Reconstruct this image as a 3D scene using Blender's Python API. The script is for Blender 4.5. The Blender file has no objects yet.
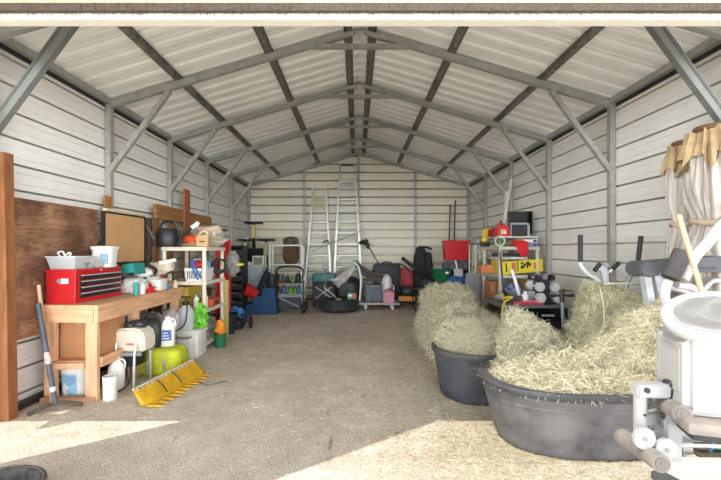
import bpy, bmesh, math, random
from mathutils import Vector, Matrix, noise
PI = math.pi
R = math.radians
C = bpy.context.scene.collection
rnd = random.Random(7)
F, CX, CY, CAMZ = 389.0, 357.0, 249.0, 1.42   # focal length in pixels, vanishing point, eye height
BX = 0.04                                     # centre line of the building

def at(px, py, Y):
    """point of the place seen at pixel (px, py) at depth Y"""
    return Vector(((px - CX) * Y / F, Y, CAMZ - (py - CY) * Y / F))

# ------------------------------------------------------------------ materials
def lin(c):
    out = []
    for v in c:
        v /= 255.0
        out.append(v / 12.92 if v <= 0.04045 else ((v + 0.055) / 1.055) ** 2.4)
    return out
_m = {}
def new_mat(name):
    m = bpy.data.materials.new(name); m.use_nodes = True
    nt = m.node_tree
    return m, nt, nt.nodes['Principled BSDF']
def M(name, rgb, rough=.6, metal=0., var=.12, scale=9., bump=0., bscale=40., stretch=None, rgb2=None, spec=None, alpha=1., trans=0., coat=0.):
    if name in _m: return _m[name]
    m, nt, p = new_mat(name)
    tc = nt.nodes.new('ShaderNodeTexCoord')
    src = tc.outputs['Object']
    if stretch:
        mp = nt.nodes.new('ShaderNodeMapping'); mp.inputs['Scale'].default_value = stretch
        nt.links.new(src, mp.inputs['Vector']); src = mp.outputs['Vector']
    n = nt.nodes.new('ShaderNodeTexNoise'); n.inputs['Scale'].default_value = scale; n.inputs['Detail'].default_value = 6
    n.inputs['Roughness'].default_value = .62
    nt.links.new(src, n.inputs['Vector'])
    cr = nt.nodes.new('ShaderNodeValToRGB')
    c = lin(rgb)
    a = [max(0, v * (1 - var * 1.6)) for v in c]
    b = [min(1, v * (1 + var)) for v in c]
    if rgb2: a = lin(rgb2)
    cr.color_ramp.elements[0].position = .32; cr.color_ramp.elements[1].position = .66
    cr.color_ramp.elements[0].color = (*a, 1); cr.color_ramp.elements[1].color = (*b, 1)
    nt.links.new(n.outputs['Fac'], cr.inputs['Fac'])
    nt.links.new(cr.outputs['Color'], p.inputs['Base Color'])
    p.inputs['Roughness'].default_value = rough; p.inputs['Metallic'].default_value = metal
    if spec is not None: p.inputs['Specular IOR Level'].default_value = spec
    if coat: p.inputs['Coat Weight'].default_value = coat
    if trans: p.inputs['Transmission Weight'].default_value = trans
    if alpha < 1: p.inputs['Alpha'].default_value = alpha
    if bump:
        n2 = nt.nodes.new('ShaderNodeTexNoise'); n2.inputs['Scale'].default_value = bscale; n2.inputs['Detail'].default_value = 4
        nt.links.new(src, n2.inputs['Vector'])
        bp = nt.nodes.new('ShaderNodeBump'); bp.inputs['Strength'].default_value = bump; bp.inputs['Distance'].default_value = .02
        nt.links.new(n2.outputs['Fac'], bp.inputs['Height']); nt.links.new(bp.outputs['Normal'], p.inputs['Normal'])
    _m[name] = m
    return m

def hay_mat(name, cols):
    m, nt, p = new_mat(name)
    g = nt.nodes.new('ShaderNodeNewGeometry')
    cr = nt.nodes.new('ShaderNodeValToRGB')
    e = cr.color_ramp.elements
    e[0].color = (*lin(cols[0]), 1); e[0].position = 0
    e[1].color = (*lin(cols[-1]), 1); e[1].position = 1
    for i, c in enumerate(cols[1:-1]):
        k = e.new((i + 1) / (len(cols) - 1)); k.color = (*lin(c), 1)
    nt.links.new(g.outputs['Random Per Island'], cr.inputs['Fac'])
    nt.links.new(cr.outputs['Color'], p.inputs['Base Color'])
    p.inputs['Roughness'].default_value = .8
    p.inputs['Specular IOR Level'].default_value = .2
    return m

def floor_mat():
    m, nt, p = new_mat('dusty_concrete')
    tc = nt.nodes.new('ShaderNodeTexCoord')
    def nz(scale, detail, rough=.6, stretch=None, dist=0):
        s = tc.outputs['Object']
        if stretch:
            mp = nt.nodes.new('ShaderNodeMapping'); mp.inputs['Scale'].default_value = stretch
            nt.links.new(s, mp.inputs['Vector']); s = mp.outputs['Vector']
        n = nt.nodes.new('ShaderNodeTexNoise'); n.inputs['Scale'].default_value = scale
        n.inputs['Detail'].default_value = detail; n.inputs['Roughness'].default_value = rough; n.inputs['Distortion'].default_value = dist
        nt.links.new(s, n.inputs['Vector']); return n.outputs['Fac']
    def ramp(src, p0, c0, p1, c1):
        r = nt.nodes.new('ShaderNodeValToRGB'); e = r.color_ramp.elements
        e[0].position, e[1].position = p0, p1
        e[0].color = (*lin(c0), 1); e[1].color = (*lin(c1), 1)
        nt.links.new(src, r.inputs['Fac']); return r.outputs['Color']
    def mix(a, b, fac, mode='MIX'):
        x = nt.nodes.new('ShaderNodeMix'); x.data_type = 'RGBA'; x.blend_type = mode
        if isinstance(fac, float): x.inputs['Factor'].default_value = fac
        else: nt.links.new(fac, x.inputs['Factor'])
        nt.links.new(a, x.inputs['A']); nt.links.new(b, x.inputs['B']); return x.outputs['Result']
    big = ramp(nz(.9, 6, .6, dist=.6), .36, (228, 216, 203), .64, (250, 241, 231))
    mid = ramp(nz(5, 8, .7), .35, (218, 210, 202), .66, (255, 252, 248))
    c = mix(big, mid, .7, 'MULTIPLY')
    fine = ramp(nz(70, 4, .7), .38, (118, 110, 98), .56, (255, 255, 255))
    c = mix(c, fine, .55, 'MULTIPLY')
    straw = nt.nodes.new('ShaderNodeValToRGB')
    straw.color_ramp.elements[0].position = .60; straw.color_ramp.elements[1].position = .68
    nt.links.new(nz(22, 5, .75, stretch=(1, 1.8, 1), dist=1.5), straw.inputs['Fac'])
    rgb = nt.nodes.new('ShaderNodeRGB'); rgb.outputs[0].default_value = (*lin((196, 184, 156)), 1)
    c = mix(c, rgb.outputs[0], straw.outputs['Color'])
    dirt = ramp(nz(1.6, 7, .7, stretch=(2.2, .7, 1), dist=1.2), .62, (255, 255, 255), .70, (170, 156, 140))
    c = mix(c, dirt, .8, 'MULTIPLY')
    nt.links.new(c, p.inputs['Base Color'])
    p.inputs['Roughness'].default_value = .9
    p.inputs['Specular IOR Level'].default_value = .2
    bp = nt.nodes.new('ShaderNodeBump'); bp.inputs['Strength'].default_value = .55; bp.inputs['Distance'].default_value = .012
    nt.links.new(nz(38, 6, .7), bp.inputs['Height']); nt.links.new(bp.outputs['Normal'], p.inputs['Normal'])
    return m

def ply_mat():
    m, nt, p = new_mat('weathered_plywood')
    tc = nt.nodes.new('ShaderNodeTexCoord')
    mp = nt.nodes.new('ShaderNodeMapping'); mp.inputs['Scale'].default_value = (1, .8, 6)
    nt.links.new(tc.outputs['Object'], mp.inputs['Vector'])
    n = nt.nodes.new('ShaderNodeTexNoise'); n.inputs['Scale'].default_value = 1.6; n.inputs['Detail'].default_value = 3; n.inputs['Distortion'].default_value = .8
    nt.links.new(mp.outputs['Vector'], n.inputs['Vector'])
    mul = nt.nodes.new('ShaderNodeMath'); mul.operation = 'MULTIPLY'; mul.inputs[1].default_value = 16
    fr = nt.nodes.new('ShaderNodeMath'); fr.operation = 'PINGPONG'; fr.inputs[1].default_value = 1
    nt.links.new(n.outputs['Fac'], mul.inputs[0]); nt.links.new(mul.outputs[0], fr.inputs[0])
    r = nt.nodes.new('ShaderNodeValToRGB'); e = r.color_ramp.elements
    e[0].color = (*lin((148, 102, 74)), 1); e[1].color = (*lin((184, 140, 108)), 1)
    nt.links.new(fr.outputs[0], r.inputs['Fac'])
    n2 = nt.nodes.new('ShaderNodeTexNoise'); n2.inputs['Scale'].default_value = 2.2; n2.inputs['Detail'].default_value = 6
    nt.links.new(tc.outputs['Object'], n2.inputs['Vector'])
    r2 = nt.nodes.new('ShaderNodeValToRGB'); e = r2.color_ramp.elements
    e[0].position = .36; e[1].position = .62
    e[0].color = (*lin((150, 140, 134)), 1); e[1].color = (1, 1, 1, 1)
    nt.links.new(n2.outputs['Fac'], r2.inputs['Fac'])
    x = nt.nodes.new('ShaderNodeMix'); x.data_type = 'RGBA'; x.blend_type = 'MULTIPLY'; x.inputs['Factor'].default_value = 1
    nt.links.new(r.outputs['Color'], x.inputs['A']); nt.links.new(r2.outputs['Color'], x.inputs['B'])
    nt.links.new(x.outputs['Result'], p.inputs['Base Color']); p.inputs['Roughness'].default_value = .75
    return m

# ------------------------------------------------------------------ shape helpers (all add to a bmesh)
def B(): return bmesh.new()
def bx(bm, lo, hi, rot=None, piv=None, bev=0.):
    vs = [bm.verts.new((x, y, z)) for x in (lo[0], hi[0]) for y in (lo[1], hi[1]) for z in (lo[2], hi[2])]
    fs = [bm.faces.new([vs[i] for i in q]) for q in ((0,1,3,2),(4,6,7,5),(0,4,5,1),(2,3,7,6),(0,2,6,4),(1,5,7,3))]
    if bev:
        es = list({e for f in fs for e in f.edges})
        r = bmesh.ops.bevel(bm, geom=es, offset=bev, segments=2, affect='EDGES', profile=.5)
        vs = list({v for f in r['faces'] for v in f.verts} | {v for v in vs if v.is_valid})
    if rot is not None:
        c = Vector(piv) if piv is not None else Vector([(a + b) / 2 for a, b in zip(lo, hi)])
        bmesh.ops.rotate(bm, verts=vs, cent=c, matrix=rot)
    return vs
def rx(a, ax='X'): return Matrix.Rotation(a, 3, ax)
def frame_of(d):
    d = d.normalized()
    u = d.cross(Vector((0, 0, 1)))
    if u.length < 1e-4: u = Vector((1, 0, 0))
    u.normalize(); v = u.cross(d).normalized()
    return u, v
def ring(bm, c, u, v, r, n, ph=0.):
    return [bm.verts.new(c + u * (r * math.cos(ph + 2 * PI * i / n)) + v * (r * math.sin(ph + 2 * PI * i / n))) for i in range(n)]
def bridge(bm, a, b):
    n = len(a)
    for i in range(n):
        bm.faces.new((a[i], a[(i + 1) % n], b[(i + 1) % n], b[i]))
def cyl(bm, p0, p1, r0, r1=None, n=14, ph=0.):
    p0, p1 = Vector(p0), Vector(p1)
    r1 = r0 if r1 is None else r1
    u, v = frame_of(p1 - p0)
    a, b = ring(bm, p0, u, v, r0, n, ph), ring(bm, p1, u, v, r1, n, ph)
    bridge(bm, a, b); bm.faces.new(a[::-1]); bm.faces.new(b)
def beam(bm, p0, p1, w, h=None, up=(0, 0, 1)):
    """square tube from p0 to p1"""
    p0, p1 = Vector(p0), Vector(p1); h = h or w
    d = (p1 - p0).normalized(); u = d.cross(Vector(up))
    if u.length < 1e-3: u = d.cross(Vector((0, 1, 0)))
    u.normalize(); v = u.cross(d).normalized()
    q = [(-1, -1), (1, -1), (1, 1), (-1, 1)]
    a = [bm.verts.new(p0 + u * (s * w / 2) + v * (t * h / 2)) for s, t in q]
    b = [bm.verts.new(p1 + u * (s * w / 2) + v * (t * h / 2)) for s, t in q]
    bridge(bm, a, b); bm.faces.new(a[::-1]); bm.faces.new(b)
def smooth_path(pts, k=6):
    pts = [Vector(p) for p in pts]
    if len(pts) < 3: return pts
    e = [pts[0] * 2 - pts[1]] + pts + [pts[-1] * 2 - pts[-2]]
    out = []
    for i in range(1, len(e) - 2):
        p0, p1, p2, p3 = e[i - 1:i + 3]
        for j in range(k):
            t = j / k
            out.append(.5 * (2 * p1 + (p2 - p0) * t + (2 * p0 - 5 * p1 + 4 * p2 - p3) * t * t + (3 * p1 - p0 - 3 * p2 + p3) * t ** 3))
    out.append(pts[-1])
    return out
def tube(bm, pts, r, n=8, k=6):
    pts = smooth_path(pts, k)
    rings = []
    u = None
    for i, p in enumerate(pts):
        d = (pts[min(i + 1, len(pts) - 1)] - pts[max(i - 1, 0)])
        if d.length < 1e-6: d = Vector((0, 0, 1))
        d.normalize()
        if u is None: u, v = frame_of(d)
        else:
            u = (u - d * u.dot(d))
            if u.length < 1e-4: u, v = frame_of(d)
            u.normalize(); v = u.cross(d).normalized()
        rings.append(ring(bm, p, u, v, r, n))
    for a, b in zip(rings, rings[1:]): bridge(bm, a, b)
    bm.faces.new(rings[0][::-1]); bm.faces.new(rings[-1])
def lathe(bm, prof, c=(0, 0, 0), n=28, sx=1., sy=1., e=2., wob=0., seed=0.):
    """profile of (radius, z); e > 2 squares the plan off"""
    c = Vector(c); rings = []
    for r, z in prof:
        rg = []
        for i in range(n):
            a = 2 * PI * i / n
            k = 1.0
            if e != 2.: k = (abs(math.cos(a)) ** e + abs(math.sin(a)) ** e) ** (-1 / e)
            if wob: k *= 1 + wob * noise.noise(Vector((math.cos(a) * 2 + seed, math.sin(a) * 2, z * 5)))
            rg.append(bm.verts.new(c + Vector((r * k * sx * math.cos(a), r * k * sy * math.sin(a), z))))
        rings.append(rg)
    for a, b in zip(rings, rings[1:]): bridge(bm, a, b)
    if prof[0][0] > 1e-5: bm.faces.new(rings[0][::-1])
    if prof[-1][0] > 1e-5: bm.faces.new(rings[-1])
def prism(bm, poly, d, org=(0, 0, 0), u=(1, 0, 0), v=(0, 0, 1)):
    """polygon in the u-v plane swept by vector d"""
    o, u, v, d = Vector(org), Vector(u), Vector(v), Vector(d)
    a = [bm.verts.new(o + u * x + v * y) for x, y in poly]
    b = [bm.verts.new(p.co + d) for p in a]
    bridge(bm, a, b); bm.faces.new(a[::-1]); bm.faces.new(b)
def torus(bm, c, R_, r, axis=(0, 0, 1), n=28, m=10, a0=0., a1=2 * PI):
    c = Vector(c); u, v = frame_of(Vector(axis)); w = Vector(axis).normalized()
    full = abs(a1 - a0) > 6.28
    rings = []
    for i in range(n if full else n + 1):
        a = a0 + (a1 - a0) * i / n
        d = u * math.cos(a) + v * math.sin(a)
        rings.append(ring(bm, c + d * R_, d, w, r, m))
    for i in range(len(rings) - (0 if full else 1)): bridge(bm, rings[i], rings[(i + 1) % len(rings)])
    if not full: bm.faces.new(rings[0][::-1]); bm.faces.new(rings[-1])
def blob(bm, c, rad, amp=.15, freq=3., seed=0., sub=4, box=2., rot=None, flat=None, wrinkle=0.):
    """lumpy rounded body; box > 2 squares it off; flat = height below which it is cut level"""
    t = bmesh.new(); bmesh.ops.create_icosphere(t, subdivisions=sub, radius=1)
    c = Vector(c); mp = {}
    for v in t.verts:
        p = v.co.normalized()
        k = (abs(p.x) ** box + abs(p.y) ** box + abs(p.z) ** box) ** (-1 / box)
        q = p * k
        s = Vector((seed * 7.3, seed * 3.1, seed))
        d = amp * noise.fractal(p * freq + s, 1., 2., 4)
        if wrinkle: d += wrinkle * (abs(noise.noise(p * freq * 2.2 + s * 2)) - .25)
        q = q * (1 + d)
        q = Vector((q.x * rad[0], q.y * rad[1], q.z * rad[2]))
        if rot is not None: q = rot @ q
        q += c
        if flat is not None and q.z < flat: q.z = flat
        mp[v.index] = bm.verts.new(q)
    for f in t.faces: bm.faces.new([mp[v.index] for v in f.verts])
    t.free()
def cone_cloth(bm, p0, p1, r0, r1, nf, seed, amp=.22, n=90, nz=22, flat=.55):
    """gathered cloth hanging from p0 to p1"""
    p0, p1 = Vector(p0), Vector(p1); d = p1 - p0; u, v = frame_of(d); rings = []
    for j in range(nz + 1):
        t = j / nz; r = r0 + (r1 - r0) * t ** .7; rg = []
        for i in range(n):
            a = 2 * PI * i / n
            nn = noise.noise(Vector((math.cos(a) * 2 + seed, math.sin(a) * 2, t * 2.5)))
            k = 1 + amp * math.sin(nf * a + 3 * nn + seed) * (.5 + .5 * t) + .35 * nn + .08 * noise.noise(Vector((a * 5, t * 9, seed)))
            sag = Vector((0, 0, -.10 * math.sin(PI * t)))
            rg.append(bm.verts.new(p0 + d * t + sag + u * (r * k * math.cos(a)) + v * (r * k * flat * math.sin(a)) + d * (.05 * nn * t)))
        rings.append(rg)
    for a_, b_ in zip(rings, rings[1:]): bridge(bm, a_, b_)
    bm.faces.new(rings[0][::-1]); bm.faces.new(rings[-1])
def grid_sheet(bm, fn, nu, nv):
    g = [[bm.verts.new(fn(i / nu, j / nv)) for j in range(nv + 1)] for i in range(nu + 1)]
    for i in range(nu):
        for j in range(nv):
            bm.faces.new((g[i][j], g[i + 1][j], g[i + 1][j + 1], g[i][j + 1]))

# ------------------------------------------------------------------ object helpers
origin = {}
def O(name, bm, mat, parent=None, smooth=False, loc=None, rz=0., solid=0., label=None, kind=None):
    if parent and parent.name in origin: bmesh.ops.translate(bm, verts=bm.verts, vec=-origin[parent.name])
    bmesh.ops.recalc_face_normals(bm, faces=bm.faces)
    me = bpy.data.meshes.new(name); bm.to_mesh(me); bm.free()
    me.materials.append(mat)
    if smooth:
        me.polygons.foreach_set('use_smooth', [True] * len(me.polygons))
        me.set_sharp_from_angle(angle=R(42))
    o = bpy.data.objects.new(name, me); C.objects.link(o)
    if parent:
        o.parent = parent
        if parent.name in origin: origin[o.name] = origin[parent.name]
    if loc is not None: o.location = loc
    if rz: o.rotation_euler = (0, 0, rz)
    if solid:
        s = o.modifiers.new('thickness', 'SOLIDIFY'); s.thickness = solid; s.offset = 0
    if label: o['label'] = label
    if kind: o['kind'] = kind
    return o
def T(name, label, cat, loc=(0, 0, 0), rz=0., group=None, rot=None):
    o = bpy.data.objects.new(name, None); C.objects.link(o)
    o.empty_display_size = .1
    o.location = loc; o.rotation_euler = rot if rot else (0, 0, rz)
    o['label'] = label; o['category'] = cat
    if group: o['group'] = group
    return o
def TW(name, label, cat, loc, group=None):
    """a thing whose parts are given in world coordinates"""
    o = T(name, label, cat, loc, 0., group); origin[o.name] = Vector(loc); return o
def SW(name, label, cat, bm, mat, group=None, smooth=False, kind=None):
    """a one-mesh thing given in world coordinates; its origin goes to the middle of its base"""
    xs = [v.co.x for v in bm.verts]; ys = [v.co.y for v in bm.verts]; zs = [v.co.z for v in bm.verts]
    c = Vector(((min(xs) + max(xs)) / 2, (min(ys) + max(ys)) / 2, min(zs)))
    bmesh.ops.translate(bm, verts=bm.verts, vec=-c)
    return S(name, label, cat, bm, mat, c, 0., group, smooth, kind=kind)
def S(name, label, cat, bm, mat, loc=(0, 0, 0), rz=0., group=None, smooth=False, solid=0., kind=None, rot=None):
    o = O(name, bm, mat, None, smooth, loc, rz, solid)
    if rot: o.rotation_euler = rot
    o['label'] = label; o['category'] = cat
    if group: o['group'] = group
    if kind: o['kind'] = kind
    return o
def ST(name, bm, mat, parent=None, smooth=False, solid=0.):
    o = O(name, bm, mat, parent, smooth, solid=solid)
    if parent is None: o['kind'] = 'structure'
    return o
def box_o(name, lo, hi, mat, parent, bev=.004, rot=None):
    bm = B(); bx(bm, lo, hi, bev=bev, rot=rot); return O(name, bm, mat, parent)
def dup(root, loc, rz=None, label=None, group=None, rot=None):
    def cp(o, par):
        c = o.copy(); C.objects.link(c); c.parent = par
        for ch in list(o.children): cp(ch, c)
        return c
    r = cp(root, None); r.location = loc
    if rz is not None: r.rotation_euler = (0, 0, rz)
    if rot: r.rotation_euler = rot
    if label: r['label'] = label
    if group: r['group'] = group
    return r

# common materials
white_p = M('white_plastic', (236, 234, 228), .45, var=.04)
wall_m = M('painted_steel_panel', (229, 226, 220), .45, var=.03, scale=2.2)
roof_m = M('roof_steel_underside', (242, 241, 236), .34, var=.04, scale=2.5)
galv = M('galvanised_steel', (160, 160, 152), .45, .15, var=.12, scale=14)
galv_d = M('galvanised_channel', (118, 117, 108), .5, .2, var=.35, scale=10)
black_p = M('black_plastic', (34, 35, 37), .45, var=.2)
black_r = M('black_rubber', (48, 49, 51), .75, var=.2, scale=12, bump=.2)
dark_m = M('dark_metal', (62, 63, 66), .45, .5, var=.2)
grey_m = M('grey_plastic', (140, 142, 146), .5, var=.08)
chrome = M('chrome', (214, 215, 216), .3, .45, var=.05)
alu = M('aluminium', (184, 186, 182), .4, .5, var=.06)
red_p = M('red_paint', (196, 32, 38), .35, var=.1)
timber = M('pale_timber', (222, 172, 132), .7, var=.16, scale=4, stretch=(6, 1, 6))
timber_v = M('upright_timber', (220, 172, 134), .7, var=.16, scale=4, stretch=(7, 7, 1))
brown_w = M('brown_timber', (158, 108, 58), .75, var=.25, scale=3, stretch=(8, 8, 1))
brown_h = M('brown_timber_rail', (150, 106, 58), .75, var=.25, scale=3, stretch=(8, 1, 8))
post_w = M('orange_timber', (140, 88, 50), .75, var=.2, scale=3, stretch=(8, 8, 1))
card = M('cardboard', (186, 134, 92), .85, var=.06)
resin = M('cream_resin', (226, 218, 196), .5, var=.05)
resin_g = M('stone_grey_resin', (190, 186, 172), .5, var=.06)
clear_p = M('clear_plastic', (228, 232, 234), .3, var=.04, alpha=.42)
teal_p = M('teal_plastic', (30, 140, 136), .5, var=.1)
blue_p = M('blue_plastic', (48, 104, 176), .5, var=.15)
yellow_p = M('yellow_paint', (222, 172, 36), .5, var=.14)
orange_p = M('orange_fabric', (226, 86, 40), .75, var=.15)
grey_c = M('grey_cloth', (150, 148, 148), .9, var=.22, scale=6, bump=.3, bscale=18)
beige_c = M('beige_cloth', (206, 194, 172), .9, var=.16, scale=6, bump=.3, bscale=18)
dark_c = M('dark_cloth', (58, 56, 58), .9, var=.35, scale=8, bump=.4, bscale=18)
green_p = M('green_plastic', (28, 110, 70), .5, var=.12)
label_w = M('paper_white', (240, 240, 236), .7, var=.02)
label_b = M('label_blue', (146, 192, 222), .6, var=.08)
tan_w = M('ash_handle', (212, 180, 144), .6, var=.12, scale=4, stretch=(5, 5, 1))
hay_m = hay_mat('hay_stalks', [(152, 146, 120), (188, 182, 152), (208, 201, 172), (221, 214, 189), (237, 230, 209)])
hay_g = hay_mat('green_hay_stalks', [(134, 136, 106), (168, 167, 132), (190, 187, 152), (207, 202, 170), (225, 218, 190)])
straw_m = hay_mat('pale_straw', [(168, 158, 130), (194, 184, 154), (214, 206, 178)])
hay_core = M('hay_core', (186, 178, 146), .9, var=.3, scale=26, bump=.9, bscale=60)

# ------------------------------------------------------------------ camera, sun, sky
cam = bpy.data.cameras.new('camera'); camo = bpy.data.objects.new('camera', cam); C.objects.link(camo)
camo.location = (0, 0, CAMZ); camo.rotation_euler = (R(90), 0, 0)
cam.sensor_width = 36; cam.lens = F / 721 * 36
cam.shift_x = (360.5 - CX) / 721; cam.shift_y = (CY - 240) / 721
cam.clip_start = .05
bpy.context.scene.camera = camo
sc = bpy.context.scene
sc.view_settings.view_transform = 'Standard'; sc.view_settings.look = 'None'
sc.view_settings.exposure = .72; sc.view_settings.gamma = 1
SKY_LOW, SKY_HIGH = 5.9, 1.0
SA, SB = .35, .245          # how far the sun's light drifts in X and Y per metre it falls
sun = bpy.data.lights.new('sun', 'SUN'); sun.energy = 2.25; sun.angle = R(.25); sun.color = (1, .96, .88)
suno = bpy.data.objects.new('sun', sun); C.objects.link(suno)
suno.rotation_euler = Vector((SA, SB, -1)).to_track_quat('-Z', 'Y').to_euler(); suno.location = (-3, -2, 9)
w = bpy.data.worlds.new('sky'); sc.world = w; w.use_nodes = True
bg = w.node_tree.nodes['Background']; bg.inputs['Color'].default_value = (.93, .97, 1, 1)
# hazy sky: brightest in the low band towards the open side of the yard
wn, wl = w.node_tree.nodes, w.node_tree.links
wt_ = wn.new('ShaderNodeTexCoord'); wsep = wn.new('ShaderNodeSeparateXYZ'); wl.new(wt_.outputs['Generated'], wsep.inputs[0])
wr = wn.new('ShaderNodeValToRGB'); wr.color_ramp.interpolation = 'EASE'
for e_, (p_, v_) in zip((wr.color_ramp.elements[0], wr.color_ramp.elements[1]), ((.10, SKY_LOW), (.24, SKY_HIGH))):
    e_.position = p_; e_.color = (v_ / 8, v_ / 8, v_ / 8, 1)
wl.new(wsep.outputs['Z'], wr.inputs['Fac'])
wdir = wn.new('ShaderNodeMapRange'); wl.new(wsep.outputs['Y'], wdir.inputs['Value'])
wdir.inputs['From Min'].default_value = -.9; wdir.inputs['From Max'].default_value = .2; wdir.inputs['To Min'].default_value = 9.5; wdir.inputs['To Max'].default_value = 2.2
wmul = wn.new('ShaderNodeMath'); wmul.operation = 'MULTIPLY'; wmul.inputs[1].default_value = 8
wl.new(wr.outputs['Color'], wmul.inputs[0]); wl.new(wdir.outputs[0], wmul.inputs[1]); wl.new(wmul.outputs[0], bg.inputs['Strength'])
sc.cycles.max_bounces = 14; sc.cycles.diffuse_bounces = 10; sc.cycles.glossy_bounces = 6; sc.cycles.transparent_max_bounces = 12

# ------------------------------------------------------------------ the shed
HW, EAVE, RIDGE, SL = 3.08, 3.22, 4.13, None
Y0, YF, YB = 3.18, 2.58, 10.80
SL = (RIDGE - EAVE) / HW
fm = floor_mat()
bm = B(); bx(bm, (BX - 9, 1.6, -.2), (BX + 9, 14, -.0)); ST('floor', bm, fm)
bm = B(); bx(bm, (BX - 14, -14, -.2), (BX + 14, 1.6, -.0)); ST('ground', bm, M('bounce_ground', (232, 226, 216), .9, var=.1, scale=30))  # unseen yard, its paleness made up to bounce light to the roof

def panel_profile(L, per=.2286, hw=.011, dp=.12, sl=.002):
    """(position along the sheet, depth of the groove)"""
    pts = [(0., 0.)]
    s = per * .5
    while s < L - .05:
        pts += [(s - hw, 0.), (s - hw + sl, dp), (s + hw - sl, dp), (s + hw, 0.)]
        for q in (.068, .162):
            a = s + per * (q / .2286)
            if a < L - .03: pts += [(a - .008, 0), (a - .003, -.004), (a + .003, -.004), (a + .008, 0)]
        s += per
    pts.append((L, 0.))
    return pts
def side_wall(name, x, sgn):
    bm = B()
    pr = panel_profile(EAVE)
    a = [bm.verts.new((x + sgn * d, Y0 - .03, z)) for z, d in pr]
    b = [bm.verts.new((x + sgn * d, YB + .3, z)) for z, d in pr]
    for i in range(len(a) - 1): bm.faces.new((a[i], a[i + 1], b[i + 1], b[i]))
    ST(name, bm, wall_m)
side_wall('wall_left', BX - HW, -1)
side_wall('wall_right', BX + HW, 1)
bm = B()
pr = panel_profile(RIDGE + .03, hw=.018, dp=.24)
def halfw(z): return HW + .04 if z <= EAVE + .02 else max(0., (RIDGE + .06 - z) / SL)
a = [bm.verts.new((BX - halfw(z), YB + d, z)) for z, d in pr]
b = [bm.verts.new((BX + halfw(z), YB + d, z)) for z, d in pr]
for i in range(len(a) - 1):
    bm.faces.new((a[i], a[i + 1], b[i + 1], b[i]))
ST('wall_back', bm, M('back_panel', (226, 220, 200), .45, var=.03, scale=2.2))
for nm, sgn in (('ceiling', -1), ('ceiling_slope', 1)):
    bm = B(); pr = panel_profile(YB - YF + .35, hw=.036, dp=.03, sl=.02)
    a = [bm.verts.new((BX + sgn * (HW + .16), YF - .05 + s, EAVE - .16 * SL + d + .03)) for s, d in pr]
    b = [bm.verts.new((BX, YF - .05 + s, RIDGE + d + .03)) for s, d in pr]
    for i in range(len(a) - 1): bm.faces.new((a[i], a[i + 1], b[i + 1], b[i]))
    ST(nm, bm, roof_m)
# front gable, header and its brush strip above the opening
bm = B(); prism(bm, [(-HW - .9, 3.04), (HW + .9, 3.04), (HW + .16, 3.10), (0, RIDGE), (-HW - .16, 3.10)], (0, .03, 0), (BX, YF - .03, 0)); ST('wall_front', bm, wall_m)
hz0 = at(0, 26.6, 2.60).z; hz1 = at(0, 13.5, 2.5).z; hz2 = at(0, 4.2, 2.5).z
h = bpy.data.objects.new('trim_1', None); C.objects.link(h); h['kind'] = 'structure'
bm = B(); bx(bm, (BX - 4, 2.52, hz0), (BX + 4, 2.60, hz1 + .04), bev=.004); ST('header_board', bm, M('cream_trim', (240, 236, 222), .5, var=.03), h)
bm = B(); bx(bm, (BX - 4, 2.484, hz2), (BX + 4, 2.58, hz2 + .14), bev=.004); ST('header_cap', bm, M('peach_trim', (196, 168, 142), .6, var=.05), h)
bm = B()
for i in range(5200):
    x = BX - 3 + 6 * rnd.random(); y = 2.485 + .03 * rnd.random(); ln = (hz2 - hz1) + .004 + rnd.gauss(0, .009)
    dx, dy = rnd.gauss(0, .005), rnd.gauss(0, .004)
    p = [bm.verts.new(q) for q in ((x - .003, y, hz2 + .004), (x + .003, y, hz2 + .004), (x + dx, y + dy, hz2 - ln))]
    bm.faces.new(p)
bx(bm, (BX - 4, 2.487, hz1 + .012), (BX + 4, 2.515, hz2 + .004))
ST('brush_strip', bm, M('brown_bristle', (84, 72, 62), .9, var=.3, scale=60), h)
bm = B(); bx(bm, (BX - HW - .02, 2.70, 1.5), (BX - HW + .01, Y0 - .03, 3.2)); ST('added_sun_block', bm, wall_m)  # unseen panel, added to keep a stray sun patch off the floor
# unseen sheet, added only to cast the diagonal shade on the forecourt
bm = B()
qs = [(-2.38, 2.555), (-.40, 2.465), (-2.59, .935), (-4.54, 1.055)]
av = [bm.verts.new((x, y, 3.12)) for x, y in qs]; bv = [bm.verts.new((x, y, 3.15)) for x, y in qs]
bridge(bm, av, bv); bm.faces.new(av[::-1]); bm.faces.new(bv)
ST('added_shade_sheet', bm, M('shade_sheet_cloth', (200, 196, 186), .9))

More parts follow.
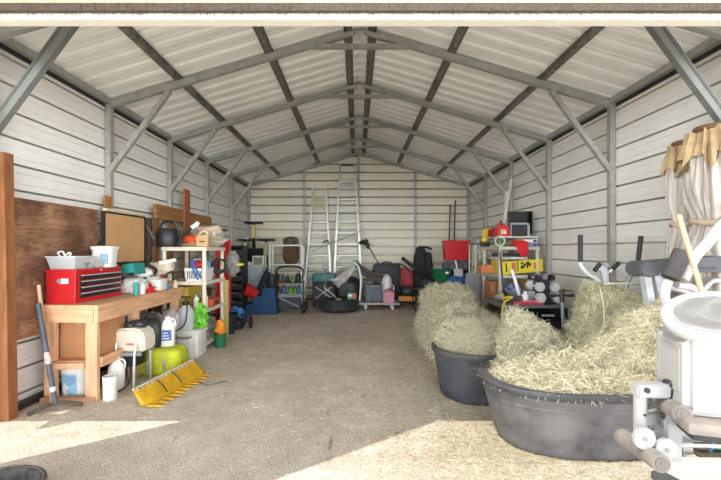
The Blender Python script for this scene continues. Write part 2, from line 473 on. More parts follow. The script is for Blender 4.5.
def rafter_z(x): return RIDGE - .03 - abs(x - BX) * SL
FY = [3.18, 4.70, 6.23, 7.76, 9.29]
for i, y in enumerate(FY + [10.74]):
    f = bpy.data.objects.new('steel_frame', None); C.objects.link(f); f['kind'] = 'structure'; f.location = (BX, y, 0)
    W = HW - .05
    for s in (-1, 1):
        bm = B(); bx(bm, (s * W - .032, -.032, 0), (s * W + .032, .032, EAVE - .06)); ST('post', bm, galv, f)
        bm = B(); beam(bm, (s * (W + .03), 0, EAVE - .07), (s * .2, 0, RIDGE - .07 - .2 * SL), .06, .075); ST('rafter', bm, galv, f)
        if i < 5:
            bm = B(); beam(bm, (s * (W - .01), 0, 2.36), (s * 2.30, 0, EAVE - .1 + (W - 2.30) * SL), .055, .055, (0, 1, 0))
            if i == 0:
                p, q = Vector((s * (W + .03), 0, 2.36)), Vector((s * 2.36, 0, EAVE - .1 + (W - 2.30) * SL))
                d = (q - p).normalized().cross(Vector((0, 1, 0)))
                beam(bm, p + d * .012, q + d * .012, .022, .05, (0, 1, 0)); beam(bm, p - d * .012, q - d * .012, .022, .05, (0, 1, 0))
                for k in (-.006, .006): beam(bm, p + d * k + Vector((0, -.03, 0)), q + d * k + Vector((0, -.026, 0)), .005, .014, (0, 1, 0))
            ST('knee_brace', bm, galv if i else M('toned_down_channel', (118, 120, 116), .55, .1, var=.12), f)  # front braces take a darker copy of galv, offsetting the open skylight
    bm = B(); tube(bm, [(-.22, 0, RIDGE - .07 - .22 * SL), (-.1, 0, RIDGE - .105), (0, 0, RIDGE - .085), (.1, 0, RIDGE - .105), (.22, 0, RIDGE - .07 - .22 * SL)], .034, 8); ST('ridge_bend', bm, galv, f, True)
    if i < 5:
        bm = B(); beam(bm, (-.66, -.03, RIDGE - .28), (.66, -.03, RIDGE - .28), .05, .05); ST('collar_tie', bm, galv, f)
        bm = B(); torus(bm, (0, -.035, RIDGE - .20), .075, .008, (0, 1, 0), a0=0, a1=PI); ST('ridge_hoop', bm, chrome, f, True)
# purlins: hat channels running the length of the roof, with a lighter line of screw holes
for x in (-2.2, -1.1, -.14, .14, 1.1, 2.2):
    bm = B(); z = RIDGE - abs(x) * SL - .02
    poly = [(-.055, .035), (-.03, .03), (-.022, -.012), (.022, -.012), (.03, .03), (.055, .035)]
    a = math.atan(SL) * (1 if x < 0 else -1)
    poly = [(px * math.cos(a) - pz * math.sin(a), px * math.sin(a) + pz * math.cos(a)) for px, pz in poly]
    prism(bm, poly, (0, YB - YF - .08, 0), (BX + x, YF + .02, z)); o = ST('roof_purlin', bm, galv_d)
    bm = B()
    y = YF + .1
    while y < YB - .1:
        cyl(bm, (BX + x, y, z - .018), (BX + x, y, z - .010), .007, n=6); y += .115
    ST('screws', bm, galv, o)
for s in (-1, 1):
    bm = B(); beam(bm, (BX + s * (HW - .055), YF, EAVE - .02), (BX + s * (HW - .055), YB - .03, EAVE - .02), .065); ST('trim_2' if s < 0 else 'trim_3', bm, galv)
    bm = B(); bx(bm, (BX + s * (HW - .05) - .03, Y0, 0), (BX + s * (HW - .05) + .03, YB - .03, .06)); ST('baseboard_left' if s < 0 else 'baseboard_right', bm, dark_m)
bm = B(); bx(bm, (BX - HW, YB - .07, 0), (BX + HW, YB - .01, .06)); ST('baseboard_back', bm, M('rusty_rail', (138, 84, 58), .8))
for s in (-1, 1):
    bm = B(); bx(bm, (BX + s * (HW - .006) - .008, Y0 - .03, EAVE - .09), (BX + s * (HW - .006) + .008, YB, EAVE - .045)); ST('eave_shade_left' if s < 0 else 'eave_shade_right', bm, black_r)  # black strips standing in for the shaded gap under the eave rails
for x in (-1.5, 0., 1.58):
    bm = B(); bx(bm, (BX + x - .03, YB - .085, 0), (BX + x + .03, YB - .025, RIDGE - abs(x) * SL - .1)); ST('wall_stud', bm, galv)
# ================================================================== LEFT SIDE
# timber post at the opening
bm = B(); prism(bm, [(-3.03, 0), (-2.865, 0), (-2.905, 2.22), (-3.03, 2.22)], (0, .09, 0), (0, 3.20, 0))
ST('trim_4', bm, post_w)
# plywood sheet
bm = B(); bx(bm, (-2.992, 3.31, .62), (-2.974, 4.46, 1.87), bev=.002)
SW('plywood_sheet', 'square sheet of weathered reddish plywood against the panelled wall', 'plywood', bm, ply_mat())
# pick and rake handle
t = TW('pickaxe', 'pickaxe with dark grey handle leaning beside the workbench', 'pickaxe', (-2.66, 3.43, 0))
bm = B(); tube(bm, [(-2.87, 3.50, .93), (-2.66, 3.43, .06)], .022, 10, 1); O('handle', bm, M('slate_fibreglass', (84, 88, 98), .5, var=.15), t, True)
bm = B(); tube(bm, [(-2.765, 3.465, .50), (-2.74, 3.457, .40)], .0235, 10, 1); O('sticker', bm, M('red_white_sticker', (214, 120, 120), .5, rgb2=(235, 232, 230), scale=30), t, True)
bm = B(); tube(bm, [(-2.695, 3.442, .2), (-2.685, 3.439, .16)], .0235, 10, 1); O('sticker', bm, M('pale_sticker', (222, 218, 214), .5), t, True)
bm = B()
pp = [(-2.80, 3.30, .012), (-2.74, 3.36, .04), (-2.66, 3.43, .06), (-2.57, 3.47, .05), (-2.47, 3.50, .02)]
tube(bm, pp, .017, 8); O('head', bm, M('rusty_steel', (96, 84, 78), .7, .4, var=.3), t, True)
bm = B(); tube(bm, [(-2.915, 3.56, 1.09), (-2.775, 3.545, .01)], .016, 10, 1)
SW('broom_handle', 'bare pale wooden pole leaning against the workbench end', 'pole', bm, tan_w, smooth=True)

# workbench
t = TW('workbench', 'pale timber workbench loaded with a red toolbox and clutter', 'workbench', (-2.67, 4.47, 0))
x0, x1, y0, y1, zt = -2.95, -2.40, 3.60, 5.36, .90
box_o('tabletop', (x0, y0 - .01, zt - .035), (x1 + .01, y1, zt), M('bench_top_board', (220, 172, 130), .7, var=.14, scale=3, stretch=(5, 1, 5)), t)
box_o('apron', (x1 - .04, y0, zt - .165), (x1 + .002, y1, zt - .036), timber, t)
box_o('apron', (x0, y0 - .002, zt - .165), (x1 - .042, y0 + .04, zt - .036), M('end_grain_timber', (222, 172, 132), .7, var=.16, scale=4, stretch=(1, 6, 6)), t)
for (lx, ly) in ((x1 - .13, y0 + .02), (x0 + .01, y0 + .05), (x1 - .11, y1 - .14), (x0 + .01, y1 - .14), (x1 - .11, 4.25)):
    box_o('leg', (lx, ly, 0), (lx + .11, ly + .045, zt - .04), timber_v, t)
box_o('shelf', (x0 + .03, y0 + .045, .35), (x1 - .05, 4.20, .372), M('shelf_board', (196, 150, 108), .7, var=.14), t)
box_o('shelf_rail', (x0 + .12, y0 + .0, .305), (x1 - .135, y0 + .044, .36), timber, t)
box_o('shelf_rail', (x1 - .05, y0 + .07, .305), (x1 - .005, 4.28, .40), timber, t)
bm = B(); bx(bm, (x0 + .03, y0 - .01, .0), (x1 - .03, y0 + .05, .045), rx(R(4), 'Z'), bev=.004)
SW('timber_offcut', 'short timber offcut lying on the ground under the bench end', 'timber', bm, M('dirty_timber', (182, 140, 108), .8, var=.2, scale=5))
# cardboard box on the lower shelf
t = TW('cardboard_box', 'plain brown cardboard box on the lower shelf of the workbench', 'box', (-2.66, 3.95, .372))
box_o('body', (-2.86, 3.74, .373), (-2.475, 4.15, .84), card, t)
box_o('tape', (-2.69, 3.737, .62), (-2.64, 3.742, .842), M('parcel_tape', (196, 146, 98), .35), t, 0)
# feed bucket with a horse on its label
t = T('feed_bucket', 'white feed bucket with a pale blue horse label under the bench', 'bucket', (-2.735, 3.83, 0))
bm = B(); lathe(bm, [(.122, 0), (.137, .255), (.146, .258), (.146, .285), (.14, .29), (0, .292)], e=2.6); O('body', bm, white_p, t, True)
bm = B()
def lab_pt(u, v, r=.1385):
    a = -PI / 2 - .62 + 1.12 * u
    k = (abs(math.cos(a)) ** 2.6 + abs(math.sin(a)) ** 2.6) ** (-1 / 2.6) * (r - .012 * (1 - v))
    return Vector((k * math.cos(a), k * math.sin(a), .03 + .20 * v))
grid_sheet(bm, lambda u, v: lab_pt(u, v), 14, 6); l = O('label', bm, label_b, t, True)
bm = B()
horse = [(.06, .0), (.02, .30), (.10, .52), (.16, .62), (.20, .52), (.30, .46), (.44, .36), (.42, .28), (.30, .30), (.34, .12), (.36, 0)]
vs = [bm.verts.new(lab_pt(u + .08, v, .1405)) for u, v in horse]; bm.faces.new(vs); O('horse_head', bm, label_w, l)
bm = B()
for k, (u0, u1) in enumerate(((.3, .9), (.38, .86), (.34, .92), (.5, .9), (.5, .86))):
    v = .86 - k * .085
    grid_sheet(bm, lambda u, w_: lab_pt(u0 + (u1 - u0) * u, v + .03 * w_, .1405), 6, 1)
O('printed_line', bm, M('print_blue', (70, 110, 160), .6), l)
bm = B(); tube(bm, [(.06, -.138, .27), (.09, -.15, .2), (.125, -.11, .1), (.14, -.06, .17), (.145, 0, .24)], .004, 6); O('bail', bm, white_p, t, True)

# jugs beside the bench leg
t = T('measuring_pail', 'white plastic cylinder pail on the ground beside the bench leg', 'pail', (-2.335, 3.68, 0))
bm = B(); lathe(bm, [(.058, 0), (.062, .21), (.066, .212), (.066, .222), (.06, .223), (.056, .03), (0, .025)]); O('body', bm, white_p, t, True)
for z in (.05, .1, .15): 
    bm = B(); torus(bm, (0, 0, z), .0602 + z * .012, .0016); O('rib', bm, M('faint_grey', (200, 202, 204), .6), t, True)
def jug(name, label, loc, w, d, h, mat, cap, rz=0., lab=None, group=None):
    t = T(name, label, 'jug', loc, rz, group)
    bm = B(); lathe(bm, [(.46, 0), (.5, .03), (.5, .62), (.42, .76), (.2, .90), (.17, .93), (.17, .95)], n=24, e=3.2)
    bmesh.ops.scale(bm, vec=(w, d, h), verts=bm.verts); O('body', bm, mat, t, True)
    bm = B(); cyl(bm, (0, 0, h * .945), (0, 0, h * 1.0), w * .2, n=14); O('cap', bm, cap, t, True)
    bm = B(); tube(bm, [(w * .1, 0, h * .9), (w * .36, 0, h * .9), (w * .5, 0, h * .78), (w * .47, 0, h * .6)], w * .07, 8); O('handle', bm, mat, t, True)
    if lab:
        bm = B(); bx(bm, (-w * .32, -d * .5 - .003, h * .2), (w * .32, -d * .5 + .004, h * .56)); l = O('label', bm, lab, t)
        bm = B()
        for k in range(3): bx(bm, (-w * .26, -d * .5 - .0045, h * (.26 + .09 * k)), (w * (.2 - .06 * k), -d * .5 - .002, h * (.29 + .09 * k)))
        O('printed_line', bm, label_w, l)
    return t
jug('plastic_jug', 'plain white plastic jug standing behind the cylinder pail', (-2.43, 3.93, 0), .15, .13, .33, white_p, white_p, .6)

# cream tank machine on a tubular stand
t = TW('sprayer_cart', 'cream tank machine on a tubular steel stand beside the workbench', 'machine', (-2.29, 4.1, 0))
tx0 = len(bpy.data.objects)
bm = B()
prism(bm, [(-.165, .36), (.165, .36), (.165, .52), (.13, .575), (.08, .60), (-.10, .60), (-.145, .575), (-.165, .53)], (0, .24, 0), (-2.28, 4.0, 0))
bmesh.ops.bevel(bm, geom=bm.edges[:], offset=.022, segments=3, affect='EDGES'); O('tank', bm, M('cream_plastic', (232, 224, 206), .45, var=.05), t, True)
bm = B(); cyl(bm, (-2.31, 4.10, .595), (-2.31, 4.10, .64), .06); blob(bm, (-2.25, 4.13, .625), (.1, .07, .045), .25, 3, 2, 3); O('cap', bm, dark_m, t, True)
bm = B(); bx(bm, (-2.30, 3.998, .43), (-2.22, 4.003, .45)); O('badge', bm, M('red_badge', (206, 120, 110), .5), t)
for x in (-2.372, -2.18):
    bm = B(); tube(bm, [(x, 3.96, .46), (x, 3.94, .30), (x, 3.93, .012)], .013, 8); O('stand_leg', bm, chrome, t, True)
    bm = B(); tube(bm, [(x, 4.24, .36), (x, 4.25, .012)], .013, 8, 1); O('stand_leg', bm, chrome, t, True)
bm = B(); beam(bm, (-2.43, 3.98, .345), (-2.13, 3.98, .345), .03, .035); O('cross_rail', bm, grey_m, t); bm = B(); beam(bm, (-2.43, 4.22, .345), (-2.13, 4.22, .345), .03, .035); O('cross_rail', bm, grey_m, t)
bm = B(); bx(bm, (-2.40, 4.02, .2), (-2.22, 4.2, .33), bev=.02)
for k in range(5): bx(bm, (-2.42, 4.0, .21 + k * .024), (-2.2, 4.22, .218 + k * .024))
O('engine', bm, dark_m, t)
bm = B(); tube(bm, [(-2.26, 4.0, .25), (-2.2, 3.9, .1), (-2.28, 3.84, .015), (-2.42, 3.86, .012), (-2.44, 4.0, .06)], .009, 7); O('hose', bm, black_r, t, True)

# hi-vis bag with canister and jug on it
for o_ in list(t.children): o_.location.x -= .075
t = TW('storage_bag', 'bright lime yellow bag with grey reflective bands on the ground', 'bag', (-2.3, 4.42, 0))
bm = B(); blob(bm, (-2.29, 4.50, .14), (.30, .17, .16), .06, 2.5, 3, 4, 5, flat=.0); O('body', bm, M('lime_fabric', (200, 206, 52), .8, var=.16, scale=7), t, True)
for x in (-2.36, -2.16):
    bm = B(); grid_sheet(bm, lambda u, v: Vector((x + .03 * u, 4.322 + .012 * v + .01 * math.sin(v * 9), .02 + .26 * v)), 1, 8); O('reflective_band', bm, M('reflective_grey', (168, 168, 150), .4), t, True, solid=.004)
bm = B(); grid_sheet(bm, lambda u, v: Vector((-2.1 + .07 * u, 4.335, .02 + .24 * v)), 1, 3)
jug('fuel_jug', 'tall white jug with a blue label standing on the lime bag', (-2.20, 4.52, .30), .16, .12, .34, white_p, white_p, .25, M('label_mid_blue', (80, 118, 190), .6))
t = T('jerry_can', 'black jerry can behind the cream tank machine', 'can', (-2.36, 4.46, .30), .4)
bm = B(); lathe(bm, [(.1, 0), (.11, .03), (.11, .26), (.07, .31), (.04, .32)], e=3.4, sx=1.05, sy=.75); O('body', bm, M('black_can', (44, 46, 42), .4, var=.2), t, True)
bm = B(); tube(bm, [(-.07, 0, .28), (-.04, 0, .36), (.04, 0, .37), (.08, 0, .30)], .014, 8); O('handle', bm, black_p, t, True)
bm = B(); torus(bm, (0, -.084, .14), .06, .006, (0, 1, 0)); O('embossed_ring', bm, black_p, t, True)

# white tote with sprayer and green bag
t = TW('storage_tote', 'white plastic tote with a grey sprayer and green bag on its lid', 'tote', (-2.22, 5.2, 0))
bm = B(); bx(bm, (-2.36, 5.06, 0), (-2.07, 5.36, .31), bev=.018); O('body', bm, white_p, t, True)
bm = B(); bx(bm, (-2.375, 5.045, .31), (-2.055, 5.375, .352), bev=.012); O('lid', bm, white_p, t, True)
bm = B()
for k in range(4): bx(bm, (-2.34 + .075 * k, 5.052, .06), (-2.325 + .075 * k, 5.064, .29))
O('rib', bm, white_p, t)
t = T('pump_sprayer', 'pale grey pump sprayer tank with black hose standing on the white tote', 'sprayer', (-2.275, 5.17, .352))
bm = B(); lathe(bm, [(.085, 0), (.105, .03), (.108, .2), (.09, .27), (.05, .31), (.04, .33)]); O('tank', bm, M('pale_grey_plastic', (190, 192, 196), .4, var=.04), t, True)
bm = B(); cyl(bm, (0, 0, .325), (0, 0, .37), .045); cyl(bm, (0, 0, .37), (0, 0, .42), .015); beam(bm, (-.06, 0, .43), (.06, 0, .43), .022); O('pump_handle', bm, black_p, t)
bm = B(); tube(bm, [(.03, -.04, .35), (.06, -.1, .25), (.04, -.12, .1), (-.03, -.16, .02), (-.12, -.25, -.02), (-.16, -.32, -.15), (-.10, -.36, -.32)], .008, 7); O('hose', bm, black_r, t, True)
t = TW('green_bag', 'crumpled bright green plastic bag on the white tote', 'bag', (-2.11, 5.3, .352))
bm = B(); blob(bm, (-2.125, 5.27, .48), (.10, .085, .15), .3, 2.4, 5, 4, 2, flat=.353, wrinkle=.35); O('body', bm, M('lime_green_plastic', (112, 190, 40), .35, var=.3, rgb2=(60, 140, 30), scale=9), t, True)
bm = B(); prism(bm, [(-.03, 0), (.03, 0), (.05, .12), (.01, .1), (-.02, .15)], (0, .02, 0), (-2.13, 5.24, .58)); O('flap', bm, M('lime_green_flap', (126, 200, 60), .4), t)
bm = B(); blob(bm, (-1.99, 5.66, .25), (.07, .07, .15), .3, 2.5, 8, 3, 2, flat=.03, wrinkle=.3)
SW('orange_bag', 'small orange and yellow bag stuffed in the little green bucket', 'bag', bm, M('orange_yellow', (232, 170, 40), .6, rgb2=(226, 96, 30), scale=12), smooth=True)
t = T('green_bucket', 'small green plastic bucket beyond the white tote', 'bucket', (-1.99, 5.66, 0))
bm = B(); lathe(bm, [(.075, 0), (.09, .18), (.096, .185), (.09, .19), (.07, .02), (0, .015)]); O('body', bm, green_p, t, True)
bm = B(); torus(bm, (0, 0, .18), .093, .004, (0, .3, 1), a0=0, a1=PI); O('bail', bm, dark_m, t, True)
t = T('black_bucket', 'black bucket with a wide rim beyond the cream shelving', 'bucket', (-2.17, 6.55, 0))
bm = B(); lathe(bm, [(.11, 0), (.14, .3), (.165, .31), (.165, .335), (.15, .335), (.12, .05), (0, .04)]); O('body', bm, black_p, t, True)
bm = B(); torus(bm, (0, 0, .25), .142, .004); O('band', bm, dark_m, t, True)
t = TW('folded_tarp', 'crumpled bright blue tarp on the ground beyond the shelving', 'tarp', (-2.2, 7.1, 0))
bm = B(); blob(bm, (-2.22, 7.1, .24), (.16, .14, .12), .3, 2, 9, 4, 2, wrinkle=.35); O('fabric', bm, M('blue_tarp', (64, 122, 196), .45, var=.25), t, True)
bm = B(); blob(bm, (-2.15, 7.15, .12), (.13, .1, .12), .25, 2, 19, 3, 2, wrinkle=.3, flat=0); O('dark_fold', bm, M('navy_tarp', (40, 56, 96), .6), t, True)
t = TW('push_cultivator', 'low black wheeled garden tool lying in front of the blue tarp', 'garden tool', (-2.0, 6.95, 0))
bm = B(); torus(bm, (-1.9, 6.95, .12), .1, .022, (1, .5, 0)); O('wheel', bm, black_r, t, True)
bm = B(); tube(bm, [(-1.9, 6.95, .12), (-2.1, 6.85, .16), (-2.25, 6.8, .1)], .016, 7); tube(bm, [(-1.92, 6.98, .2), (-2.1, 7.0, .22), (-2.2, 6.9, .02)], .016, 7); O('frame', bm, dark_m, t, True)
bm = B(); blob(bm, (-2.12, 6.88, .1), (.12, .1, .1), .25, 2.5, 4, 3, 3, flat=0); O('housing', bm, black_p, t, True)

# clutter under the bench
for nm, lb, ct, c_, r_, m_, sd in (
    ('cloth_bundle', 'grey cloth bundle stuffed under the far end of the bench', 'cloth', (-2.62, 5.0, .40), (.2, .16, .2), grey_c, 3),
    ('pale_sack', 'pale pinkish sack stacked under the bench near the sprayer', 'sack', (-2.45, 5.12, .45), (.13, .12, .16), M('pinkish_cloth', (206, 192, 190), .9, var=.1), 6),
    ('blue_sheet', 'blue plastic sheet bundled under the middle of the bench', 'sheet', (-2.7, 4.68, .42), (.14, .14, .14), M('blue_sheet_plastic', (74, 112, 168), .5, var=.2), 11)):
    bm = B(); blob(bm, c_, r_, .2, 2.2, sd, 4, 2.4, wrinkle=.3); SW(nm, lb, ct, bm, m_, smooth=True)
t = TW('crate', 'black crate on the ground under the workbench', 'crate', (-2.65, 4.9, 0))
bm = B(); bx(bm, (-2.86, 4.56, .02), (-2.44, 5.22, .26), bev=.01); O('body', bm, black_p, t)
bm = B(); bx(bm, (-2.87, 4.55, .26), (-2.43, 5.23, .29), bev=.008); O('rim', bm, black_p, t)
bm = B(); bx(bm, (-2.46, 4.72, .312), (-2.06, 4.86, .33), rx(R(-4), 'X'), bev=.003)
SW('grey_board', 'narrow grey board lying between the lime bag and the white tote', 'board', bm, M('weathered_board', (140, 138, 132), .7, var=.1))

# yellow toothed bar
t = T('tooth_bar', 'yellow steel bar with a row of pointed teeth on the floor', 'tooth bar', (-1.935, 3.46, 0), R(-8))
def bar_blade(u, v):      # u along the bar, v from the toothed edge up to the back edge
    y = .0 + .98 * u; bend = .08 * max(0, (.12 - u) / .12) ** 2
    x = .07 - .13 * v; z = .025 + .135 * v ** 1.25
    return Vector((x - bend * .6 * (1 - v), y, z))
bm = B(); grid_sheet(bm, bar_blade, 30, 6); O('blade', bm, yellow_p, t, True, solid=.012)
for k in range(11):
    y = .06 + k * .085; bm = B()
    prism(bm, [(.05, -.040), (.05, .038), (.09, .022), (.20, -.03), (.10, -.036)], (0, 0, .014), (0, y, .012), (1, 0, 0), (0, 1, 0)); O('tooth', bm, yellow_p, t)
bm = B(); tube(bm, [bar_blade(i / 12, 1) + Vector((-.004, 0, .004)) for i in range(13)], .010, 6, 1); O('back_rail', bm, M('worn_white', (226, 220, 200), .6, var=.2, scale=30), t, True)
for k in range(14):
    bm = B(); p = bar_blade(.03 + k * .07, .92); cyl(bm, p + Vector((.0, 0, .004)), p + Vector((.018, 0, .012)), .011, n=6); O('bolt', bm, chrome, t)
bm = B(); bx(bm, (-.11, .12, .01), (-.06, .2, .11), rx(R(20), 'Z'), bev=.008); O('bracket', bm, M('yellow_worn', (214, 178, 60), .6, var=.2), t)
for u in (.3, .55):
    bm = B(); tube(bm, [bar_blade(u, .95) + Vector((.01, 0, .01)), bar_blade(u + .02, .5) + Vector((.012, 0, .012)), bar_blade(u, .12) + Vector((.016, 0, .012))], .005, 6); O('wire', bm, dark_m, t, True)
t = T('strap_roll', 'roll of yellow webbing lying behind the toothed bar', 'strap', (-2.10, 3.86, 0))
bm = B(); lathe(bm, [(.045, 0), (.075, 0), (.075, .07), (.045, .07), (.045, 0)]); O('webbing', bm, M('yellow_web', (212, 186, 60), .7), t, True)
bm = B(); grid_sheet(bm, lambda u, v: Vector((.07 + .18 * u, -.02 - .06 * u, .002 + .07 * v * (1 - .6 * u))), 6, 1); O('loose_end', bm, M('yellow_web', (0, 0, 0)), t, True, solid=.004)
bm = B(); tube(bm, [(-1.85, 3.95, .006), (-1.7, 4.12, .006), (-1.55, 4.05, .006), (-1.42, 4.15, .006), (-1.35, 4.1, .006)], .004, 5)
SW('loose_wire', 'thin dark wire curling on the floor by the toothed bar', 'wire', bm, dark_m)

# ---------------- on the bench
t = TW('toolbox', 'red metal tool chest with black drawers standing on the workbench', 'toolbox', (-2.83, 4.05, .90))
X0, X1, Ya, Yb, Za, Zb = -2.945, -2.665, 3.68, 4.40, .90, 1.225
bm = B(); bx(bm, (X0, Ya, Za), (X1, Yb, Zb - .006), bev=.006); O('body', bm, red_p, t)
bm = B(); bx(bm, (X0 - .004, Ya - .004, Zb - .03), (X1 + .006, Yb + .004, Zb), bev=.006); O('lid', bm, red_p, t)
for k in range(4):
    z = Za + .045 + k * .058
    bm = B(); bx(bm, (X1 - .004, Ya + .06, z), (X1 + .008, Yb - .03, z + .05), bev=.002); d = O('drawer', bm, M('black_drawer', (36, 36, 38), .35), t)
    bm = B(); bx(bm, (X1 + .008, Ya + .07, z + .039), (X1 + .02, Yb - .04, z + .05), bev=.002); O('pull', bm, chrome, d)
bm = B(); bx(bm, (X1 + .004, Yb - .22, Zb - .026), (X1 + .009, Yb - .06, Zb - .008)); O('badge', bm, M('dark_badge', (120, 60, 62), .4), t)
bm = B(); cyl(bm, (X1 + .005, Ya + .36, Zb - .02), (X1 + .012, Ya + .36, Zb - .02), .010); O('lock', bm, chrome, t)
bm = B(); bx(bm, (-2.80, Ya - .004, 1.09), (-2.73, Ya + .001, 1.14), bev=.001); O('sticker', bm, label_w, t)
bm = B(); cyl(bm, (-2.815, Ya - .005, 1.115), (-2.815, Ya, 1.115), .022); O('magnet', bm, grey_m, t)

t = TW('storage_bin', 'clear plastic bin full of small hardware on the red toolbox', 'bin', (-2.83, 3.86, 1.225))
def bin_shell(bm, x0, y0, z0, x1, y1, z1, fl=.025):
    a = [(x0 + fl, y0 + fl), (x1 - fl, y0 + fl), (x1 - fl, y1 - fl), (x0 + fl, y1 - fl)]; b = [(x0, y0), (x1, y0), (x1, y1), (x0, y1)]
    va = [bm.verts.new((x, y, z0)) for x, y in a]; vb = [bm.verts.new((x, y, z1)) for x, y in b]
    bridge(bm, va, vb); bm.faces.new(va[::-1]); return vb
bm = B(); bin_shell(bm, -2.96, 3.70, 1.227, -2.68, 4.0, 1.345); O('body', bm, clear_p, t, solid=.003)
bm = B(); tube(bm, [(-2.965, 3.695, 1.345), (-2.675, 3.695, 1.345), (-2.675, 4.005, 1.345), (-2.965, 4.005, 1.345), (-2.965, 3.695, 1.345)], .006, 6, 1); O('rim', bm, M('frosted_rim', (216, 220, 222), .4), t)
for c_, m_ in (((-2.86, 3.8, 1.275), M('bluish_parts', (120, 140, 160), .6, scale=40, rgb2=(220, 222, 224))), ((-2.77, 3.88, 1.265), grey_m)):
    bm = B(); blob(bm, c_, (.08, .07, .042), .3, 4, 5, 3, 3); O('contents', bm, m_, t, True)
bm = B(); tube(bm, [(-2.84, 3.72, 1.35), (-2.86, 3.72, 1.385), (-2.82, 3.73, 1.395), (-2.80, 3.73, 1.36), (-2.77, 3.74, 1.385), (-2.75, 3.74, 1.37), (-2.78, 3.75, 1.352)], .007, 7)
SW('rope_loop', 'white rope loop lying over the clear plastic bin', 'rope', bm, label_w, smooth=True)
t = TW('parts_tub', 'small clear tub of yellowish parts beside the clear bin on the toolbox', 'tub', (-2.76, 4.08, 1.225))
bm = B(); bin_shell(bm, -2.82, 4.02, 1.227, -2.68, 4.14, 1.31, .012); O('body', bm, clear_p, t, solid=.003)
bm = B(); blob(bm, (-2.75, 4.08, 1.26), (.05, .045, .03), .3, 4, 2, 3, 3); O('contents', bm, M('straw_parts', (204, 192, 150), .7, scale=40), t, True)
t = T('square_bucket', 'square white bucket with lid and blue label on the red toolbox', 'bucket', (-2.745, 4.24, 1.225), .1)
bm = B(); lathe(bm, [(.088, 0), (.105, .19), (.112, .192), (.112, .205)], e=4.5); O('body', bm, white_p, t, True)
bm = B(); lathe(bm, [(.116, .2), (.118, .222), (.10, .226), (0, .23)], e=4.5); O('lid', bm, white_p, t, True)
bm = B(); bx(bm, (.0, -.107, .035), (.075, -.092, .145), rx(R(-4), 'X')); l = O('label', bm, label_b, t)
bm = B(); blob(bm, (.03, -.108, .06), (.02, .003, .02), .1, 2, 1, 2); O('printed_mark', bm, label_w, l)
bm = B(); tube(bm, [(-.11, -.03, .19), (-.06, -.12, .1), (.04, -.125, .085), (.11, -.03, .19)], .003, 5); O('bail', bm, white_p, t, True)

def can(name, label, cat, loc, r, h, mat, capm=None, caph=.02, group=None, n=16):
    t = T(name, label, cat, loc, 0., group)
    bm = B(); lathe(bm, [(r * .95, 0), (r, .006), (r, h * .8), (r * .85, h * .92), (r * .5, h)], n=n); O('body', bm, mat, t, True)
    bm = B(); cyl(bm, (0, 0, h), (0, 0, h + caph), r * .48, n=12); O('cap', bm, capm or white_p, t, True)
    return t
can('glue_bottle', 'small yellow-topped jar on the toolbox lid beside the square bucket', 'jar', (-2.70, 4.335, 1.225), .018, .04, label_w, yellow_p, .014)
can('teal_bottle', 'white bottle with a teal band next to the toolbox end', 'bottle', (-2.50, 4.40, .9), .028, .15, M('teal_band', (60, 166, 164), .5), white_p)
can('white_bottle', 'plain white squat bottle next to the teal banded bottle', 'bottle', (-2.485, 4.50, .9), .032, .12, white_p, white_p)
t = TW('teal_tub', 'teal plastic scoop tub lying on its side behind the toolbox', 'tub', (-2.68, 4.60, .9))
bm = B(); bx(bm, (-2.74, 4.5, 1.135), (-2.58, 4.72, 1.25), rx(R(-9), 'Y'), bev=.02); O('body', bm, teal_p, t, True)
bm = B(); bx(bm, (-2.585, 4.49, 1.125), (-2.575, 4.73, 1.25), rx(R(-9), 'Y'), bev=.004); O('rim', bm, teal_p, t, True)
bm = B(); blob(bm, (-2.63, 4.60, .985), (.14, .12, .09), .2, 2.4, 3, 4, 2.6, flat=.9, wrinkle=.3)
SW('white_bag', 'crumpled white plastic bag on the bench under the teal tub', 'bag', bm, M('white_bag_plastic', (226, 226, 222), .5, var=.12, scale=8), smooth=True)
t = T('red_funnel', 'red plastic funnel upside down on the bench', 'funnel', (-2.49, 4.68, .9))
bm = B(); lathe(bm, [(.075, 0), (.07, .012), (.022, .085), (.016, .10), (.012, .10)], n=20); O('cone', bm, red_p, t, True)
bm = B(); cyl(bm, (0, 0, .095), (0, 0, .125), .012, .008, n=10); O('spout', bm, red_p, t, True)
t = TW('white_machine', 'white sewing-machine-sized appliance on the bench beside the funnel', 'appliance', (-2.53, 4.88, .9))
bm = B(); bx(bm, (-2.64, 4.80, .90), (-2.43, 5.0, 1.045), bev=.02); O('housing', bm, white_p, t, True)
bm = B(); bx(bm, (-2.62, 4.83, 1.04), (-2.50, 4.97, 1.075), bev=.012); O('top_cover', bm, M('off_white', (218, 216, 208), .5), t, True)
bm = B(); cyl(bm, (-2.58, 4.797, .99), (-2.58, 4.803, .99), .022); bx(bm, (-2.53, 4.796, .94), (-2.48, 4.803, .955)); O('dial', bm, dark_m, t)
can('tape_roll', 'teal tape roll on the bench behind the white appliance', 'tape', (-2.47, 5.08, .9), .04, .07, M('pale_teal', (120, 196, 190), .6), M('pale_teal', (0, 0, 0)), .003)
bm = B(); bx(bm, (-2.50, 5.02, .9), (-2.42, 5.17, .925), bev=.004); SW('yellow_level', 'small yellow level lying at the far edge of the bench', 'level', bm, M('lemon_plastic', (220, 190, 60), .5))
can('pale_jar', 'cream jar at the far corner of the bench', 'jar', (-2.44, 5.22, .9), .035, .08, M('cream_jar', (226, 216, 190), .5), white_p)
bm = B(); blob(bm, (-2.66, 5.18, 1.03), (.17, .14, .13), .18, 2.2, 12, 4, 2.6, flat=.9, wrinkle=.2)
SW('beige_bag', 'rumpled beige bag on the far end of the bench, the lower one', 'bag', bm, beige_c, smooth=True)
